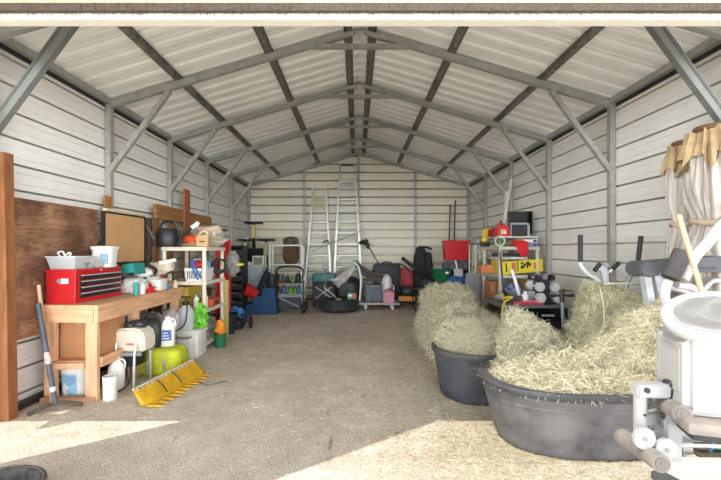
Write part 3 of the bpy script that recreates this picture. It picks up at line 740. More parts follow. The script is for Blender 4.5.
bm = B(); blob(bm, (-2.62, 5.22, 1.17), (.16, .1, .075), .15, 2.2, 15, 4, 2.6, wrinkle=.2)
SW('feed_sack', 'folded pale sack lying on top of the beige bag at the bench end', 'sack', bm, M('pale_sack_cloth', (218, 208, 188), .85, var=.14, scale=8), smooth=True)
bm = B(); tube(bm, [(-2.62, 5.15, 1.235), (-2.52, 5.18, 1.25), (-2.42, 5.2, 1.275)], .028, 10); SW('cloth_roll', 'short white roll lying on the folded pale sack', 'roll', bm, label_w, smooth=True)
for i, (c_, r_, m_, lb) in enumerate((
    ((-2.80, 4.72, 1.0), (.11, .16, .1), M('sage_cloth', (150, 156, 130), .9, var=.25), 'sage green rag heap at the back of the bench'),
    ((-2.74, 4.95, 1.05), (.1, .12, .15), grey_c, 'grey rag heap behind the white appliance'),
    ((-2.84, 5.16, 1.02), (.1, .14, .13), dark_c, 'dark rag heap at the back corner of the bench'),
    ((-2.66, 4.86, 1.12), (.085, .09, .055), label_w, 'white towel bundled on top behind the white appliance'))):
    bm = B(); blob(bm, c_, r_, .25, 2.5, i + 30, 4, 2.4, flat=.9, wrinkle=.35); SW('rag_heap', lb, 'rag', bm, m_, smooth=True)
t = T('hose_coil', 'dark hose coiled on the rags at the back of the bench', 'hose', (-2.80, 4.86, 1.17))
for k in range(3):
    bm = B(); torus(bm, (0, .02 * k, .016 + .022 * k), .1 - .01 * k, .012, (.15, -.1, 1)); O('loop', bm, black_r, t, True)
t = T('staple_gun', 'dark red and black hand tool lying on the bench clutter', 'tool', (-2.50, 5.03, 1.06))
bm = B(); bx(bm, (-.03, -.05, -.02), (.03, .05, .03), bev=.008); O('body', bm, M('maroon_plastic', (120, 30, 44), .4), t)
bm = B(); tube(bm, [(.0, .02, 0), (.05, .04, .05), (.09, .05, .06)], .012, 7); O('handle', bm, black_p, t, True)

for lb, c_, r_, h_, m_, cm in (('black spray can at the back of the bench behind the white bag', (-2.74, 4.56, .9), .033, .2, black_p, red_p), ('grey paint tin on the bench near the red funnel', (-2.58, 4.74, .9), .05, .1, grey_m, dark_m),
    ('amber bottle standing at the front of the bench past the white appliance', (-2.43, 5.06, .925), .022, .09, M('amber', (150, 90, 40), .3), white_p), ('dark green can at the back of the bench by the rag heaps', (-2.70, 5.04, .9), .045, .24, M('can_green', (50, 84, 66), .4), grey_m),
    ('small blue tin near the front edge of the bench, before the yellow level', (-2.45, 4.98, .9) if False else (-2.405, 4.985, .9), .02, .05, blue_p, grey_m)):
    can('bottle', lb, 'bottle', c_, r_, h_, m_, cm, .02)
bm = B(); tube(bm, [(-2.75, 4.70, 1.12), (-2.68, 4.82, 1.20), (-2.72, 4.98, 1.23), (-2.62, 5.06, 1.16), (-2.58, 4.96, 1.10)], .018, 8)
SW('black_hose', 'black hose length snaking over the rags on the bench', 'hose', bm, black_r, smooth=True)
# ---------------- framed board, plank, roll, wooden gate behind the bench
t = TW('pin_board', 'tan pin board in a black frame above the workbench', 'board', (-2.93, 4.95, 1.24))
bm = B(); bx(bm, (-2.935, 4.555, 1.26), (-2.915, 5.385, 1.84)); O('panel', bm, M('tan_hardboard', (204, 158, 108), .7, var=.05, scale=3), t)
bm = B()
for lo, hi in (((-2.945, 4.53, 1.235), (-2.905, 5.41, 1.26)), ((-2.945, 4.53, 1.84), (-2.905, 5.41, 1.86)), ((-2.945, 4.53, 1.26), (-2.905, 4.555, 1.84)), ((-2.945, 5.385, 1.26), (-2.905, 5.41, 1.84))): bx(bm, lo, hi)
O('frame', bm, M('black_frame', (44, 40, 38), .5), t)
bm = B(); bx(bm, (-2.945, 4.56, 1.861), (-2.88, 5.40, 1.895), bev=.004); O('top_ledge', bm, M('pale_ledge', (214, 200, 172), .6), t)
for o_ in t.children: o_.location.y -= .06
bm = B(); bx(bm, (-2.968, 4.56, .905), (-2.95, 4.68, 2.05), bev=.002); SW('short_plank', 'short tan plank standing behind the framed pin board', 'plank', bm, brown_w)
bm = B(); lathe(bm, [(.05, 0), (.052, .5), (.05, 1.85), (.03, 1.86)], (-2.95, 5.48, 0), 20, wob=.25, seed=2.)
SW('mesh_roll', 'rough dark brown roll standing beside the framed pin board', 'roll', bm, M('dark_bark', (84, 68, 58), .95, var=.45, scale=30, bump=.9, bscale=50), smooth=True)
t = TW('timber_gate', 'heavy brown timber frame leaning on the wall behind the cream shelving', 'timber frame', (-2.94, 6.6, 0))
box_o('rail', (-2.935, 5.60, 1.86), (-2.885, 6.55, 2.07), brown_h, t)
box_o('rail', (-2.935, 6.57, 1.84), (-2.885, 7.72, 2.05), brown_h, t)
for y, wd in ((5.66, .13), (6.1, .13), (6.75, .10), (7.35, .14)):
    box_o('upright', (-2.962, y, .02), (-2.937, y + wd, 1.95), brown_w, t)
box_o('lower_rail', (-2.935, 5.60, .5), (-2.885, 7.72, .66), brown_h, t)
bm = B(); bx(bm, (-2.882, 6.45, .0), (-2.855, 6.66, 2.42), bev=.003); SW('wide_plank', 'tall wide reddish plank standing in front of the timber frame', 'plank', bm, M('red_brown_timber', (156, 92, 52), .7, var=.15, scale=3, stretch=(8, 8, 1)))

# ---------------- cream shelving
t = TW('shelving_unit', 'cream resin shelving unit piled with bags at the workbench end', 'shelving', (-2.41, 5.82, 0))
sx0, sx1, sy0, sy1 = -2.73, -2.10, 5.42, 6.20
for z, th in ((1.45, .055), (.965, .05), (.575, .05), (.12, .05)):
    bm = B(); bx(bm, (sx0, sy0, z - th), (sx1, sy1, z), bev=.006)
    O('shelf', bm, resin, t)
for x in (sx0 + .03, sx1 - .04):
    for y in (sy0 + .03, sy1 - .035):
        bm = B()
        for za, zb in ((0, .07), (.12, .525), (.575, .915), (.965, 1.395)): cyl(bm, (x, y, za), (x, y, zb), .032, .028, 12)
        O('post', bm, resin, t, True)
t = T('watering_can', 'black watering can on top of the cream shelving', 'watering can', (-2.69, 5.53, 1.45), .3)
t.scale = (1.15, 1.15, 1.12)
bm = B(); lathe(bm, [(.115, 0), (.125, .02), (.125, .17), (.1, .23), (.085, .235), (.07, .21), (0, .2)], e=2.6); O('body', bm, black_p, t, True)
bm = B(); tube(bm, [(-.085, 0, .2), (-.06, 0, .3), (.0, 0, .325), (.07, 0, .3), (.1, 0, .2)], .015, 8); O('handle', bm, black_p, t, True)
bm = B(); tube(bm, [(-.11, 0, .06), (-.18, -.02, .16), (-.24, -.03, .27), (-.30, -.04, .29)], .018, 8); O('spout', bm, M('dusty_black', (92, 84, 80), .6), t, True)
t = TW('scrub_brush', 'long black brush with a white head resting on the shelving clutter', 'brush', (-2.5, 5.5, 1.45))
bm = B(); tube(bm, [(-2.52, 5.45, 1.465), (-2.46, 5.47, 1.60), (-2.36, 5.5, 1.70), (-2.31, 5.52, 1.735)], .017, 8); O('handle', bm, black_p, t, True)
bm = B(); tube(bm, [(-2.34, 5.5, 1.72), (-2.28, 5.52, 1.765), (-2.26, 5.53, 1.80)], .03, 8); O('head', bm, label_w, t, True)
bm = B(); blob(bm, (-2.38, 5.66, 1.555), (.13, .1, .065), .15, 2.4, 7, 4, 2.6, wrinkle=.2); SW('orange_bag', 'bright orange folded bag on the cream shelving behind the brush', 'bag', bm, orange_p, smooth=True)
bm = B(); blob(bm, (-2.38, 5.66, 1.48), (.16, .13, .035), .2, 2.4, 8, 4, 2.6, flat=1.45); SW('folded_sack', 'flat tan folded sack under the bright orange bag', 'sack', bm, M('olive_tan', (164, 142, 110), .9, var=.25), smooth=True)
t = TW('tote_bag', 'tan burlap tote bag with round handle on the shelving top', 'bag', (-2.2, 5.56, 1.45))
bm = B(); bx(bm, (-2.285, 5.5, 1.452), (-2.11, 5.6, 1.62), bev=.02); O('body', bm, M('burlap', (208, 172, 124), .9, var=.1, scale=30), t, True)
bm = B(); torus(bm, (-2.17, 5.51, 1.615), .058, .014, (0, 1, 0), a0=0, a1=PI); O('handle', bm, M('pale_rope', (222, 200, 164), .8), t, True)
bm = B(); blob(bm, (-2.2, 5.497, 1.525), (.03, .004, .012), .3, 3, 3, 2); blob(bm, (-2.16, 5.497, 1.525), (.012, .004, .014), .3, 3, 3, 2); O('printed_mark', bm, M('brown_print', (90, 70, 50), .8), t, True)
for i, (c_, r_, m_, lb) in enumerate((
    ((-2.30, 5.98, 1.57), (.26, .16, .125), M('stone_sack', (176, 164, 146), .9, var=.3, scale=6, bump=.4), 'stone coloured feed sack lying along the shelving top'),
    ((-2.27, 5.95, 1.72), (.20, .13, .055), M('pink_sack', (200, 178, 160), .9, var=.25, scale=6, bump=.4), 'pinkish feed sack on top of the shelving pile'),
    ((-2.16, 6.02, 1.62), (.07, .16, .16), M('white_sack', (206, 200, 188), .9, var=.3, scale=9), 'whitish sack slumped at the open end of the shelving top'))):
    bm = B(); blob(bm, c_, r_, .15, 2.4, i + 40, 4, 2.6, flat=1.45, wrinkle=.25); SW('feed_sack', lb, 'sack', bm, m_, smooth=True)
t = TW('tray_box', 'black flat tray box behind the sacks on the shelving', 'box', (-2.18, 6.14, 1.45))
bm = B(); bx(bm, (-2.24, 6.1, 1.455), (-2.12, 6.19, 1.70), bev=.004); O('body', bm, black_p, t)
bm = B(); bx(bm, (-2.32, 6.05, 1.70), (-2.06, 6.195, 1.735), bev=.003); O('tray', bm, black_p, t)
# middle shelf
t = TW('laundry_basket', 'white slotted basket of red and blue oddments on the middle shelf', 'basket', (-2.25, 5.6, .965))
bm = B(); bin_shell(bm, -2.42, 5.45, .967, -2.13, 5.78, 1.15, .02)
O('body', bm, white_p, t, solid=.005)
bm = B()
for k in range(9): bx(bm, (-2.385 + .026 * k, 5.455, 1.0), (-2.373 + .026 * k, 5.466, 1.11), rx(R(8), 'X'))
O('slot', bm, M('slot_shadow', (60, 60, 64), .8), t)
for lb, c_, r_, m_, nm in (('red cloth in the white slotted basket', (-2.27, 5.56, 1.2), (.09, .08, .06), M('red_cloth', (196, 44, 48), .8, var=.2), 'red_cloth'), ('light blue cloth bundle in the white slotted basket', (-2.18, 5.66, 1.18), (.04, .07, .07), M('pale_blue_cloth', (130, 170, 206), .8), 'blue_cloth'), ('white cup of a cloth bundle behind the red cloth', (-2.33, 5.68, 1.2), (.06, .06, .08), label_w, 'white_cloth')):
    bm = B(); blob(bm, c_, r_, .2, 2.4, 5, 3, 2.4, wrinkle=.3); SW(nm, lb, 'cloth', bm, m_, smooth=True)
t = TW('strap', 'blue webbing straps dangling over the white slotted basket', 'strap', (-2.25, 5.44, 1.1))
for pts in ([(-2.35, 5.44, 1.26), (-2.27, 5.42, 1.2), (-2.22, 5.43, 1.08), (-2.17, 5.43, 1.02)], [(-2.22, 5.44, 1.27), (-2.3, 5.42, 1.22), (-2.27, 5.42, 1.1), (-2.22, 5.43, .99)]):
    bm = B(); tube(bm, pts, .012, 6); O('webbing', bm, blue_p, t, True)
t = T('cable_coil', 'thick black cable coil hung on the shelving post', 'cable', (-2.115, 5.95, 1.16))
for k in range(4):
    bm = B(); torus(bm, (.005 * k, .012 * k, .004 * k), .11 - .008 * k, .015, (.8, -1, .1)); O('loop', bm, black_r, t, True)
bm = B(); blob(bm, (-2.02, 6.32, 1.18), (.11, .1, .19), .2, 2.2, 21, 4, 2.2, wrinkle=.25); SW('hanging_bag', 'grey bag hanging from the far end of the cream shelving', 'bag', bm, M('ash_cloth', (138, 136, 132), .9, var=.25, bump=.3), smooth=True)
bm = B(); blob(bm, (-1.9, 6.3, 1.17), (.07, .05, .025), .2, 2.2, 22, 3, 2.2); SW('lime_glove', 'small lime yellow glove stuck to the hanging grey bag', 'glove', bm, M('lime_glove', (202, 206, 70), .8), smooth=True)
# lower shelf
t = can('spray_bottle', 'white spray bottle with a blue trigger on the lower cream shelf', 'bottle', (-2.15, 5.50, .575), .04, .2, white_p, blue_p, .03)
bm = B(); bx(bm, (-.05, -.015, .225), (.03, .015, .255), bev=.005); tube(bm, [(-.035, 0, .23), (-.045, 0, .19), (-.03, 0, .17)], .006, 6); O('trigger', bm, blue_p, t)
t = TW('tool_case', 'orange and black tool case on the lower cream shelf', 'case', (-2.25, 5.86, .575))
bm = B(); bx(bm, (-2.4, 5.72, .577), (-2.12, 6.04, .68), bev=.015); O('body', bm, M('orange_red_plastic', (206, 84, 48), .5, var=.15), t, True)
bm = B(); bx(bm, (-2.128, 5.8, .60), (-2.112, 5.95, .64), bev=.004); O('latch', bm, black_p, t)
t = can('oil_bottle', 'second white bottle with a pale blue label on the lower cream shelf', 'bottle', (-2.26, 5.47, .575), .04, .17, white_p, M('label_blue', (0, 0, 0)), .03)
t = TW('yellow_crate', 'yellow crate filling the lower shelf behind the spray bottle', 'crate', (-2.45, 5.8, .575))
bm = B(); bx(bm, (-2.68, 5.55, .577), (-2.42, 6.1, .85), bev=.01); O('body', bm, M('mustard_plastic', (214, 190, 78), .6, var=.12), t)
bm = B(); bx(bm, (-2.69, 5.54, .85), (-2.41, 6.11, .875), bev=.006); O('rim', bm, M('mustard_plastic', (0, 0, 0)), t)
bm = B(); bx(bm, (-2.15, 6.225, .0), (-2.06, 6.245, .92), bev=.003); SW('yellow_board', 'pale yellow board standing at the far end of the cream shelving', 'board', bm, M('pale_yellow_board', (190, 172, 104), .6, var=.06))
bm = B(); blob(bm, (-2.4, 5.8, .26), (.24, .3, .15), .2, 2.4, 50, 4, 3, flat=.12, wrinkle=.2); SW('cloth_heap', 'heap of grey cloths on the bottom cream shelf', 'cloth', bm, grey_c, smooth=True)
t = TW('red_sledge', 'tall red plastic sledge standing on end beyond the cream shelving', 'sledge', (-2.3, 6.8, 0))
bm = B(); bx(bm, (-2.46, 6.78, .0), (-2.22, 6.80, 1.58), bev=.006); O('panel', bm, red_p, t)
bm = B()
for x in (-2.46, -2.235): bx(bm, (x, 6.75, 0), (x + .03, 6.82, 1.58), bev=.006)
O('rim', bm, red_p, t)
# ================================================================== BACK LEFT
t = TW('drawer_tower', 'tall black tower of stacked open drawers in the back corner', 'drawers', (-2.6, 8.4, 0))
bm = B(); bx(bm, (-2.80, 8.22, 0), (-2.77, 8.6, 1.48)); bx(bm, (-2.44, 8.22, 0), (-2.41, 8.6, 1.48)); bx(bm, (-2.80, 8.57, 0), (-2.41, 8.6, 1.48)); bx(bm, (-2.80, 8.22, 1.46), (-2.41, 8.6, 1.49)); O('cabinet', bm, black_p, t)
for k in range(8):
    z = .03 + k * .178
    bm = B(); bx(bm, (-2.765, 8.19, z), (-2.445, 8.55, z + .125), bev=.01); d = O('drawer', bm, M('black_drawer_face', (50, 50, 52), .35, var=.15), t)
    bm = B(); bx(bm, (-2.68, 8.17, z + .09), (-2.53, 8.192, z + .115), bev=.004); O('handle', bm, M('grey_pull', (120, 122, 124), .35), d)
t = TW('cat_tree', 'black cat tree with beige posts and three platforms against the corner', 'cat tree', (-2.58, 9.9, 0))
blk = M('black_plush', (34, 33, 35), .95, var=.2); sis = M('sisal', (206, 190, 140), .9, var=.15, scale=40)
box_o('base', (-2.95, 9.65, 0), (-2.15, 10.2, .05), blk, t)
for x, y, z0, z1 in ((-2.63, 9.9, .05, 2.06), (-2.30, 9.85, .05, 1.62), (-2.84, 9.85, .05, 1.62)):
    bm = B(); cyl(bm, (x, y, z0), (x, y, z1), .045); p = O('post', bm, blk, t, True)
    bm = B(); cyl(bm, (x, y, z1 - .36), (x, y, z1 - .03), .055); O('sisal_wrap', bm, sis, p, True)
for x, y, z, w_ in ((-2.63, 9.9, 2.06, .20), (-2.30, 9.85, 1.62, .2), (-2.84, 9.85, 1.62, .15)):
    box_o('platform', (x - w_, y - .18, z), (x + w_, y + .18, z + .05), blk, t, .012)
bm = B(); bx(bm, (-2.84, 9.7, 1.05), (-2.42, 10.05, 1.44), bev=.012); O('cubby', bm, blk, t)
t0 = None
for i, (z, y, lb, mm) in enumerate(((.0, 9.2, 'clear plastic bin at the bottom of the stack below the cat tree', M('brownish_stuff', (120, 110, 96), .9, var=.5, scale=20)),
                                (.34, 9.2, 'clear plastic bin in the middle of the stack below the cat tree', M('green_stuff', (110, 128, 110), .9, var=.5, scale=20)),
                                (.68, 9.2, 'clear plastic bin topmost in the stack below the cat tree', M('blue_stuff', (150, 164, 172), .9, var=.4, scale=20)))):
    t = TW('storage_bin', lb, 'bin', (-2.42, 9.2, z), 'clear bins in the back corner')
    bm = B(); bin_shell(bm, -2.72, 9.0, z + .005, -2.18, 9.4, z + .31, .03); O('body', bm, M('frosted_bin', (206, 214, 216), .3, var=.04, alpha=.5), t, solid=.004)
    bm = B(); bx(bm, (-2.74, 8.98, z + .31), (-2.16, 9.42, z + .335), bev=.006); O('lid', bm, M('pale_lid', (196, 204, 206), .4), t)
    bm = B(); blob(bm, (-2.45, 9.2, z + .14), (.22, .15, .12), .3, 3, i, 3, 3); O('contents', bm, mm, t, True)
t = TW('wire_crate', 'small white framed crate on top of the clear bin stack', 'crate', (-2.26, 9.15, 1.02))
bm = B()
for x in (-2.42, -2.18):
    for y in (9.05, 9.3): beam(bm, (x, y, 1.02), (x, y, 1.26), .03)
for z in (1.035, 1.245):
    for y in (9.05, 9.3): beam(bm, (-2.42, y, z), (-2.18, y, z), .03)
    for x in (-2.42, -2.18): beam(bm, (x, 9.05, z), (x, 9.3, z), .03)
O('frame', bm, M('off_white_frame', (214, 212, 200), .5), t)
bm = B(); bx(bm, (-2.405, 9.06, 1.04), (-2.195, 9.29, 1.23)); O('panel', bm, M('grey_green_panel', (128, 134, 122), .7), t)
bm = B(); blob(bm, (-2.60, 9.15, 1.07), (.14, .1, .06), .25, 2.5, 3, 3, 2.4, flat=1.02); SW('white_rag', 'white rag lying on the clear bin stack', 'rag', bm, label_w, smooth=True)
# blue steps
t = T('step_block', 'blue three-step pet stairs standing on the floor at the back', 'steps', (-2.42, 8.38, 0))
bm = B(); prism(bm, [(0, 0), (.70, 0), (.64, .575), (.38, .575), (.37, .40), (.19, .39), (.18, .22), (.02, .21)], (0, .38, 0)); bmesh.ops.bevel(bm, geom=bm.edges[:], offset=.012, segments=2, affect='EDGES')
O('body', bm, M('denim_blue', (40, 76, 116), .8, var=.15), t)
bm = B()
for x, z in ((.1, .222), (.28, .402), (.51, .577)): bx(bm, (x - .08, .02, z - .004), (x + .08, .36, z + .004))
O('tread', bm, M('denim_dark', (34, 66, 102), .85), t)
t = T('red_bucket', 'red bucket tipped on its side on the blue steps', 'bucket', (-2.30, 8.40, .50), rot=(R(30), R(-58), R(-10)))
bm = B(); lathe(bm, [(.105, -.14), (.135, .12), (.14, .13), (.135, .14), (.10, -.12), (0, -.125)]); O('body', bm, red_p, t, True)
bm = B(); torus(bm, (0, 0, .1), .137, .004); O('rim_band', bm, M('red_band', (214, 60, 60), .4), t, True)
bm = B(); tube(bm, [(-2.17, 8.6, .47), (-2.08, 8.62, .70), (-1.98, 8.66, .92)], .07, 9); SW('rolled_trousers', 'dark navy cloth roll leaning on the blue steps', 'cloth', bm, M('navy_cloth', (36, 42, 66), .9, var=.3), smooth=True)
t = T('dustbin', 'dark green-black dustbin behind the blue steps', 'dustbin', (-1.95, 8.97, 0))
bm = B(); lathe(bm, [(.13, 0), (.165, .80), (.175, .81), (.175, .84), (.155, .84), (.13, .1), (0, .08)]); O('body', bm, M('bottle_black', (38, 44, 44), .5), t, True)
bm = B(); torus(bm, (0, 0, .7), .164, .006); O('band', bm, black_p, t, True)
bm = B(); blob(bm, (-2.12, 8.85, .66), (.05, .06, .12), .2, 2.4, 8, 3, 2); SW('yellow_glove', 'mustard glove tucked beside the dustbin', 'glove', bm, M('mustard_cloth', (200, 160, 50), .85), smooth=True)
bm = B(); blob(bm, (-1.74, 8.85, .62), (.05, .05, .1), .2, 2.4, 9, 3, 2); bx(bm, (-1.75, 8.85, .4), (-1.73, 8.9, .6)); SW('tan_glove', 'tan glove between the dustbin and the black cart', 'glove', bm, M('tan_leather', (190, 140, 80), .85), smooth=True)
# white rack and brown bag
t = TW('metal_rack', 'white metal rack with an open top at the back wall', 'rack', (-1.76, 9.75, 0))
wm = M('white_metal', (246, 245, 240), .45, var=.05)
for x in (-2.15, -1.36):
    for y in (9.62, 9.94):
        bm = B(); beam(bm, (x, y, 0), (x, y, 1.52), .035); O('upright', bm, wm, t)
bm = B()
for y in (9.62, 9.94): beam(bm, (-2.15, y, 1.51), (-1.36, y, 1.51), .035)
for x in (-2.15, -1.36): beam(bm, (x, 9.62, 1.51), (x, 9.94, 1.51), .035)
O('top_frame', bm, wm, t)
box_o('shelf', (-2.16, 9.61, 1.02), (-1.35, 9.95, 1.045), wm, t); box_o('shelf', (-2.16, 9.61, .35), (-1.35, 9.95, .375), wm, t)
t = TW('backpack', 'brown rucksack standing on the white metal rack', 'backpack', (-1.66, 9.78, 1.045))
bm = B(); blob(bm, (-1.66, 9.78, 1.30), (.20, .11, .26), .05, 2, 3, 4, 3.5, flat=1.046); O('body', bm, M('brown_canvas', (92, 66, 46), .9, var=.25), t, True)
bm = B(); blob(bm, (-1.66, 9.77, 1.60), (.20, .13, .13), .1, 2, 5, 4, 2.5); O('top_flap', bm, M('olive_canvas', (104, 92, 74), .9, var=.3), t, True)
bm = B(); torus(bm, (-1.66, 9.65, 1.60), .1, .016, (0, 1, .1)); O('strap', bm, M('dark_strap', (60, 48, 38), .9), t, True)
bm = B(); bx(bm, (-1.74, 9.665, 1.14), (-1.58, 9.69, 1.40), bev=.01); O('pocket', bm, M('brown_canvas', (0, 0, 0)), t)
# black cart with bottles
t = TW('utility_cart', 'black wheeled cart with a curved handle holding green and blue bottles', 'cart', (-1.48, 8.75, 0))
for x in (-1.80, -1.17):
    bm = B(); torus(bm, (x, 8.56, .13), .105, .028, (1, 0, 0)); w_ = O('wheel', bm, black_r, t, True)
    bm = B(); cyl(bm, (x - .02, 8.56, .13), (x + .02, 8.56, .13), .04); O('hub', bm, grey_m, w_, True)
    bm = B(); torus(bm, (x, 9.0, .1), .075, .025, (1, 0, 0)); O('wheel', bm, black_r, t, True)
    bm = B(); tube(bm, [(x + (.03 if x < -1.5 else -.03), 8.56, .1), (x + (.02 if x < -1.5 else -.02), 8.6, .5), (x + (.04 if x < -1.5 else -.04), 8.62, .86)], .02, 8); O('frame_tube', bm, black_p, t, True)
bm = B(); tube(bm, [(-1.77, 8.62, .84), (-1.78, 8.58, .95), (-1.68, 8.55, 1.02), (-1.48, 8.54, 1.04), (-1.28, 8.55, 1.02), (-1.19, 8.58, .95), (-1.20, 8.62, .84)], .02, 8); O('handle', bm, black_p, t, True)
for z in (.12, .40, .66):
    box_o('shelf', (-1.76, 8.60, z), (-1.21, 9.0, z + .02), M('silver_tray', (176, 180, 180), .4, .3) if z == .4 else black_p, t)
bm = B(); grid_sheet(bm, lambda u, v: Vector((-1.74 + .51 * u, 8.575 - .01 * math.sin(PI * u), .10 + .28 * v)), 8, 4); O('front_panel', bm, M('dark_canvas', (66, 68, 72), .85, var=.2), t, True, solid=.01)
bm = B(); beam(bm, (-1.7, 8.56, .34), (-1.28, 8.56, .15), .018); beam(bm, (-1.74, 8.555, .375), (-1.22, 8.555, .375), .02); O('brace', bm, M('silver_strip', (150, 154, 156), .4, .4), t)
lbs = iter(['green bottle on the upper shelf of the black cart, beside the cart frame', 'dark bottle on the upper shelf of the black cart', 'lime green bottle on the upper shelf of the black cart', 'black canister on the upper shelf of the black cart',
            'light blue tub on the middle shelf of the black cart', 'lime green tub on the middle shelf of the black cart', 'green spray can on the middle shelf of the black cart', 'blue bottle on the middle shelf of the black cart'])
gl, gd, lb_ = M('lime_plastic', (100, 144, 50), .5), M('dark_green', (40, 70, 50), .5), M('sky_plastic', (50, 100, 150), .5)
for x, z, r_, h_, mm in ((-1.66, .68, .04, .17, gd), (-1.56, .68, .045, .14, black_p), (-1.44, .68, .04, .13, gl), (-1.32, .68, .06, .18, black_p),
                         (-1.64, .42, .055, .17, lb_), (-1.50, .42, .05, .12, gl), (-1.39, .42, .04, .15, gl), (-1.29, .42, .04, .18, lb_)):
    can('bottle', next(lbs), 'bottle', (x, 8.72, z), r_, h_, mm, black_p, .02, 'bottles on the black cart', 12)
# step ladders
def ladder(name, label, xb0, xb1, xt0, xt1, ht, y, step0, nstep, hoop):
    t = TW(name, label, 'ladder', ((xb0 + xb1) / 2, y, 0))
    Lx = lambda z: xb0 + (xt0 - xb0) * z / ht
    Rx = lambda z: xb1 + (xt1 - xb1) * z / ht
    ly = lambda z: y + .14 * z / ht
    for s, fx in ((-1, Lx), (1, Rx)):
        bm = B(); beam(bm, (fx(0), ly(0), 0), (fx(ht), ly(ht), ht), .05, .08, (0, 1, 0)); O('side_rail', bm, alu, t)
        bm = B(); beam(bm, (fx(0), ly(0) + .12, 0), (fx(ht * .8), ly(ht * .8) + .06, ht * .8), .035, .04, (0, 1, 0)); O('rear_rail', bm, alu, t)
        box_o('foot', (fx(0) - .04, y - .05, 0), (fx(0) + .04, y + .05, .05), black_r, t)
    z = step0
    for k in range(nstep):
        bm = B(); bx(bm, (Lx(z) + .015, ly(z) - .055, z - .03), (Rx(z) - .015, ly(z) + .04, z), bev=.003); st = O('step', bm, alu, t)
        if z < 1.4:
            bm = B()
            for s, fx in ((1, Lx), (-1, Rx)): beam(bm, (fx(z - .16), ly(z) - .03, z - .16), (fx(z) + s * .13, ly(z) - .03, z - .02), .02, .012, (0, 1, 0))
            O('step_brace', bm, alu, st)
        z += .30
    return t, Lx, Rx, ly, z - .30
t, Lx, Rx, ly, zt = ladder('step_ladder', 'shorter aluminium step ladder with pale yellow top labels on the back wall', -1.42, -.66, -1.19, -.85, 3.08, 10.42, .36, 8, True)
bm = B(); bx(bm, (Lx(2.5), ly(2.5) - .09, 2.47), (Rx(2.5), ly(2.5) + .06, 2.50)); O('platform', bm, M('pale_yellow_step', (204, 200, 150), .5), t)
for z in (2.58, 2.74):
    bm = B(); bx(bm, (Lx(z) + .03, ly(z) - .03, z), (Rx(z) - .03, ly(z), z + .09)); O('label_plate', bm, M('pale_yellow_plate', (196, 194, 150), .5), t)
bm = B(); beam(bm, (Lx(3.08) - .02, ly(3.08), 3.07), (Rx(3.08) + .02, ly(3.08), 3.07), .035); O('top_rail', bm, alu, t)
t, Lx, Rx, ly, zt = ladder('step_ladder', 'tall aluminium step ladder reaching nearly to the ridge of the roof', -.64, .15, -.46, -.06, 3.72, 10.40, .36, 10, True)
z = 3.06
bm = B(); bx(bm, (Lx(z) + .02, ly(z) - .06, z), (Rx(z) - .02, ly(z) - .02, z + .22), bev=.004); p = O('label_plate', bm, M('grey_plate', (196, 192, 178), .5), t)
bm = B(); bx(bm, (Lx(z) + .09, ly(z) - .063, z + .1), (Rx(z) - .09, ly(z) - .058, z + .13)); O('printed_line', bm, M('print_grey', (120, 118, 112), .6), p)
bm = B(); beam(bm, (Lx(3.7) - .03, ly(3.7), 3.70), (Rx(3.7) + .03, ly(3.7), 3.70), .045); O('top_cap', bm, dark_m, t)
bm = B(); tube(bm, [(-1.2, 10.32, 1.35), (-.75, 10.28, 1.55), (-.3, 10.28, 1.72), (.1, 10.3, 1.9)], .008, 6); O('support_cord', bm, dark_m, t, True)
t = TW('ladder_hook', 'small dark hooked bracket hanging on the shorter step ladder', 'bracket', (-.82, 10.29, 1.6))
bm = B(); tube(bm, [(-.90, 10.29, 1.58), (-.80, 10.28, 1.65), (-.74, 10.29, 1.58)], .022, 7); O('hook', bm, dark_m, t, True)

# ================================================================== BACK MIDDLE
t = TW('teal_tote', 'teal topped tote behind the folded wagon', 'tote', (-.84, 10.0, 0))
bm = B(); bx(bm, (-1.1, 9.8, 0), (-.58, 10.15, .52), bev=.02); O('body', bm, black_p, t)
bm = B(); bx(bm, (-1.13, 9.77, .52), (-.55, 10.18, .80), bev=.03); O('lid', bm, M('deep_teal', (56, 122, 124), .5), t, True)
t = TW('folding_wagon', 'folded black wagon with grey crossed struts and a tall pull handle', 'wagon', (-.8, 9.35, 0))
bm = B(); bx(bm, (-1.06, 9.25, .08), (-.52, 9.5, .62), bev=.03); O('fabric', bm, dark_c, t)
bm = B(); beam(bm, (-.98, 9.235, .25), (-.6, 9.235, .52), .02); beam(bm, (-.98, 9.23, .52), (-.6, 9.23, .25), .02); beam(bm, (-.79, 9.225, .52), (-.5, 9.225, .28), .02); O('cross_strut', bm, M('wagon_grey', (150, 152, 154), .4, .4), t)
bm = B(); tube(bm, [(-.76, 9.21, .25), (-.75, 9.20, .98)], .012, 7, 1); tube(bm, [(-.82, 9.2, 1.0), (-.8, 9.2, .94), (-.7, 9.2, .94), (-.68, 9.2, 1.0), (-.75, 9.2, 1.04), (-.82, 9.2, 1.0)], .014, 7); O('pull_handle', bm, M('wagon_grey', (0, 0, 0)), t, True)
for x in (-1.03, -.55):
    bm = B(); torus(bm, (x, 9.38, .09), .065, .025, (1, 0, 0)); O('wheel', bm, black_r, t, True)
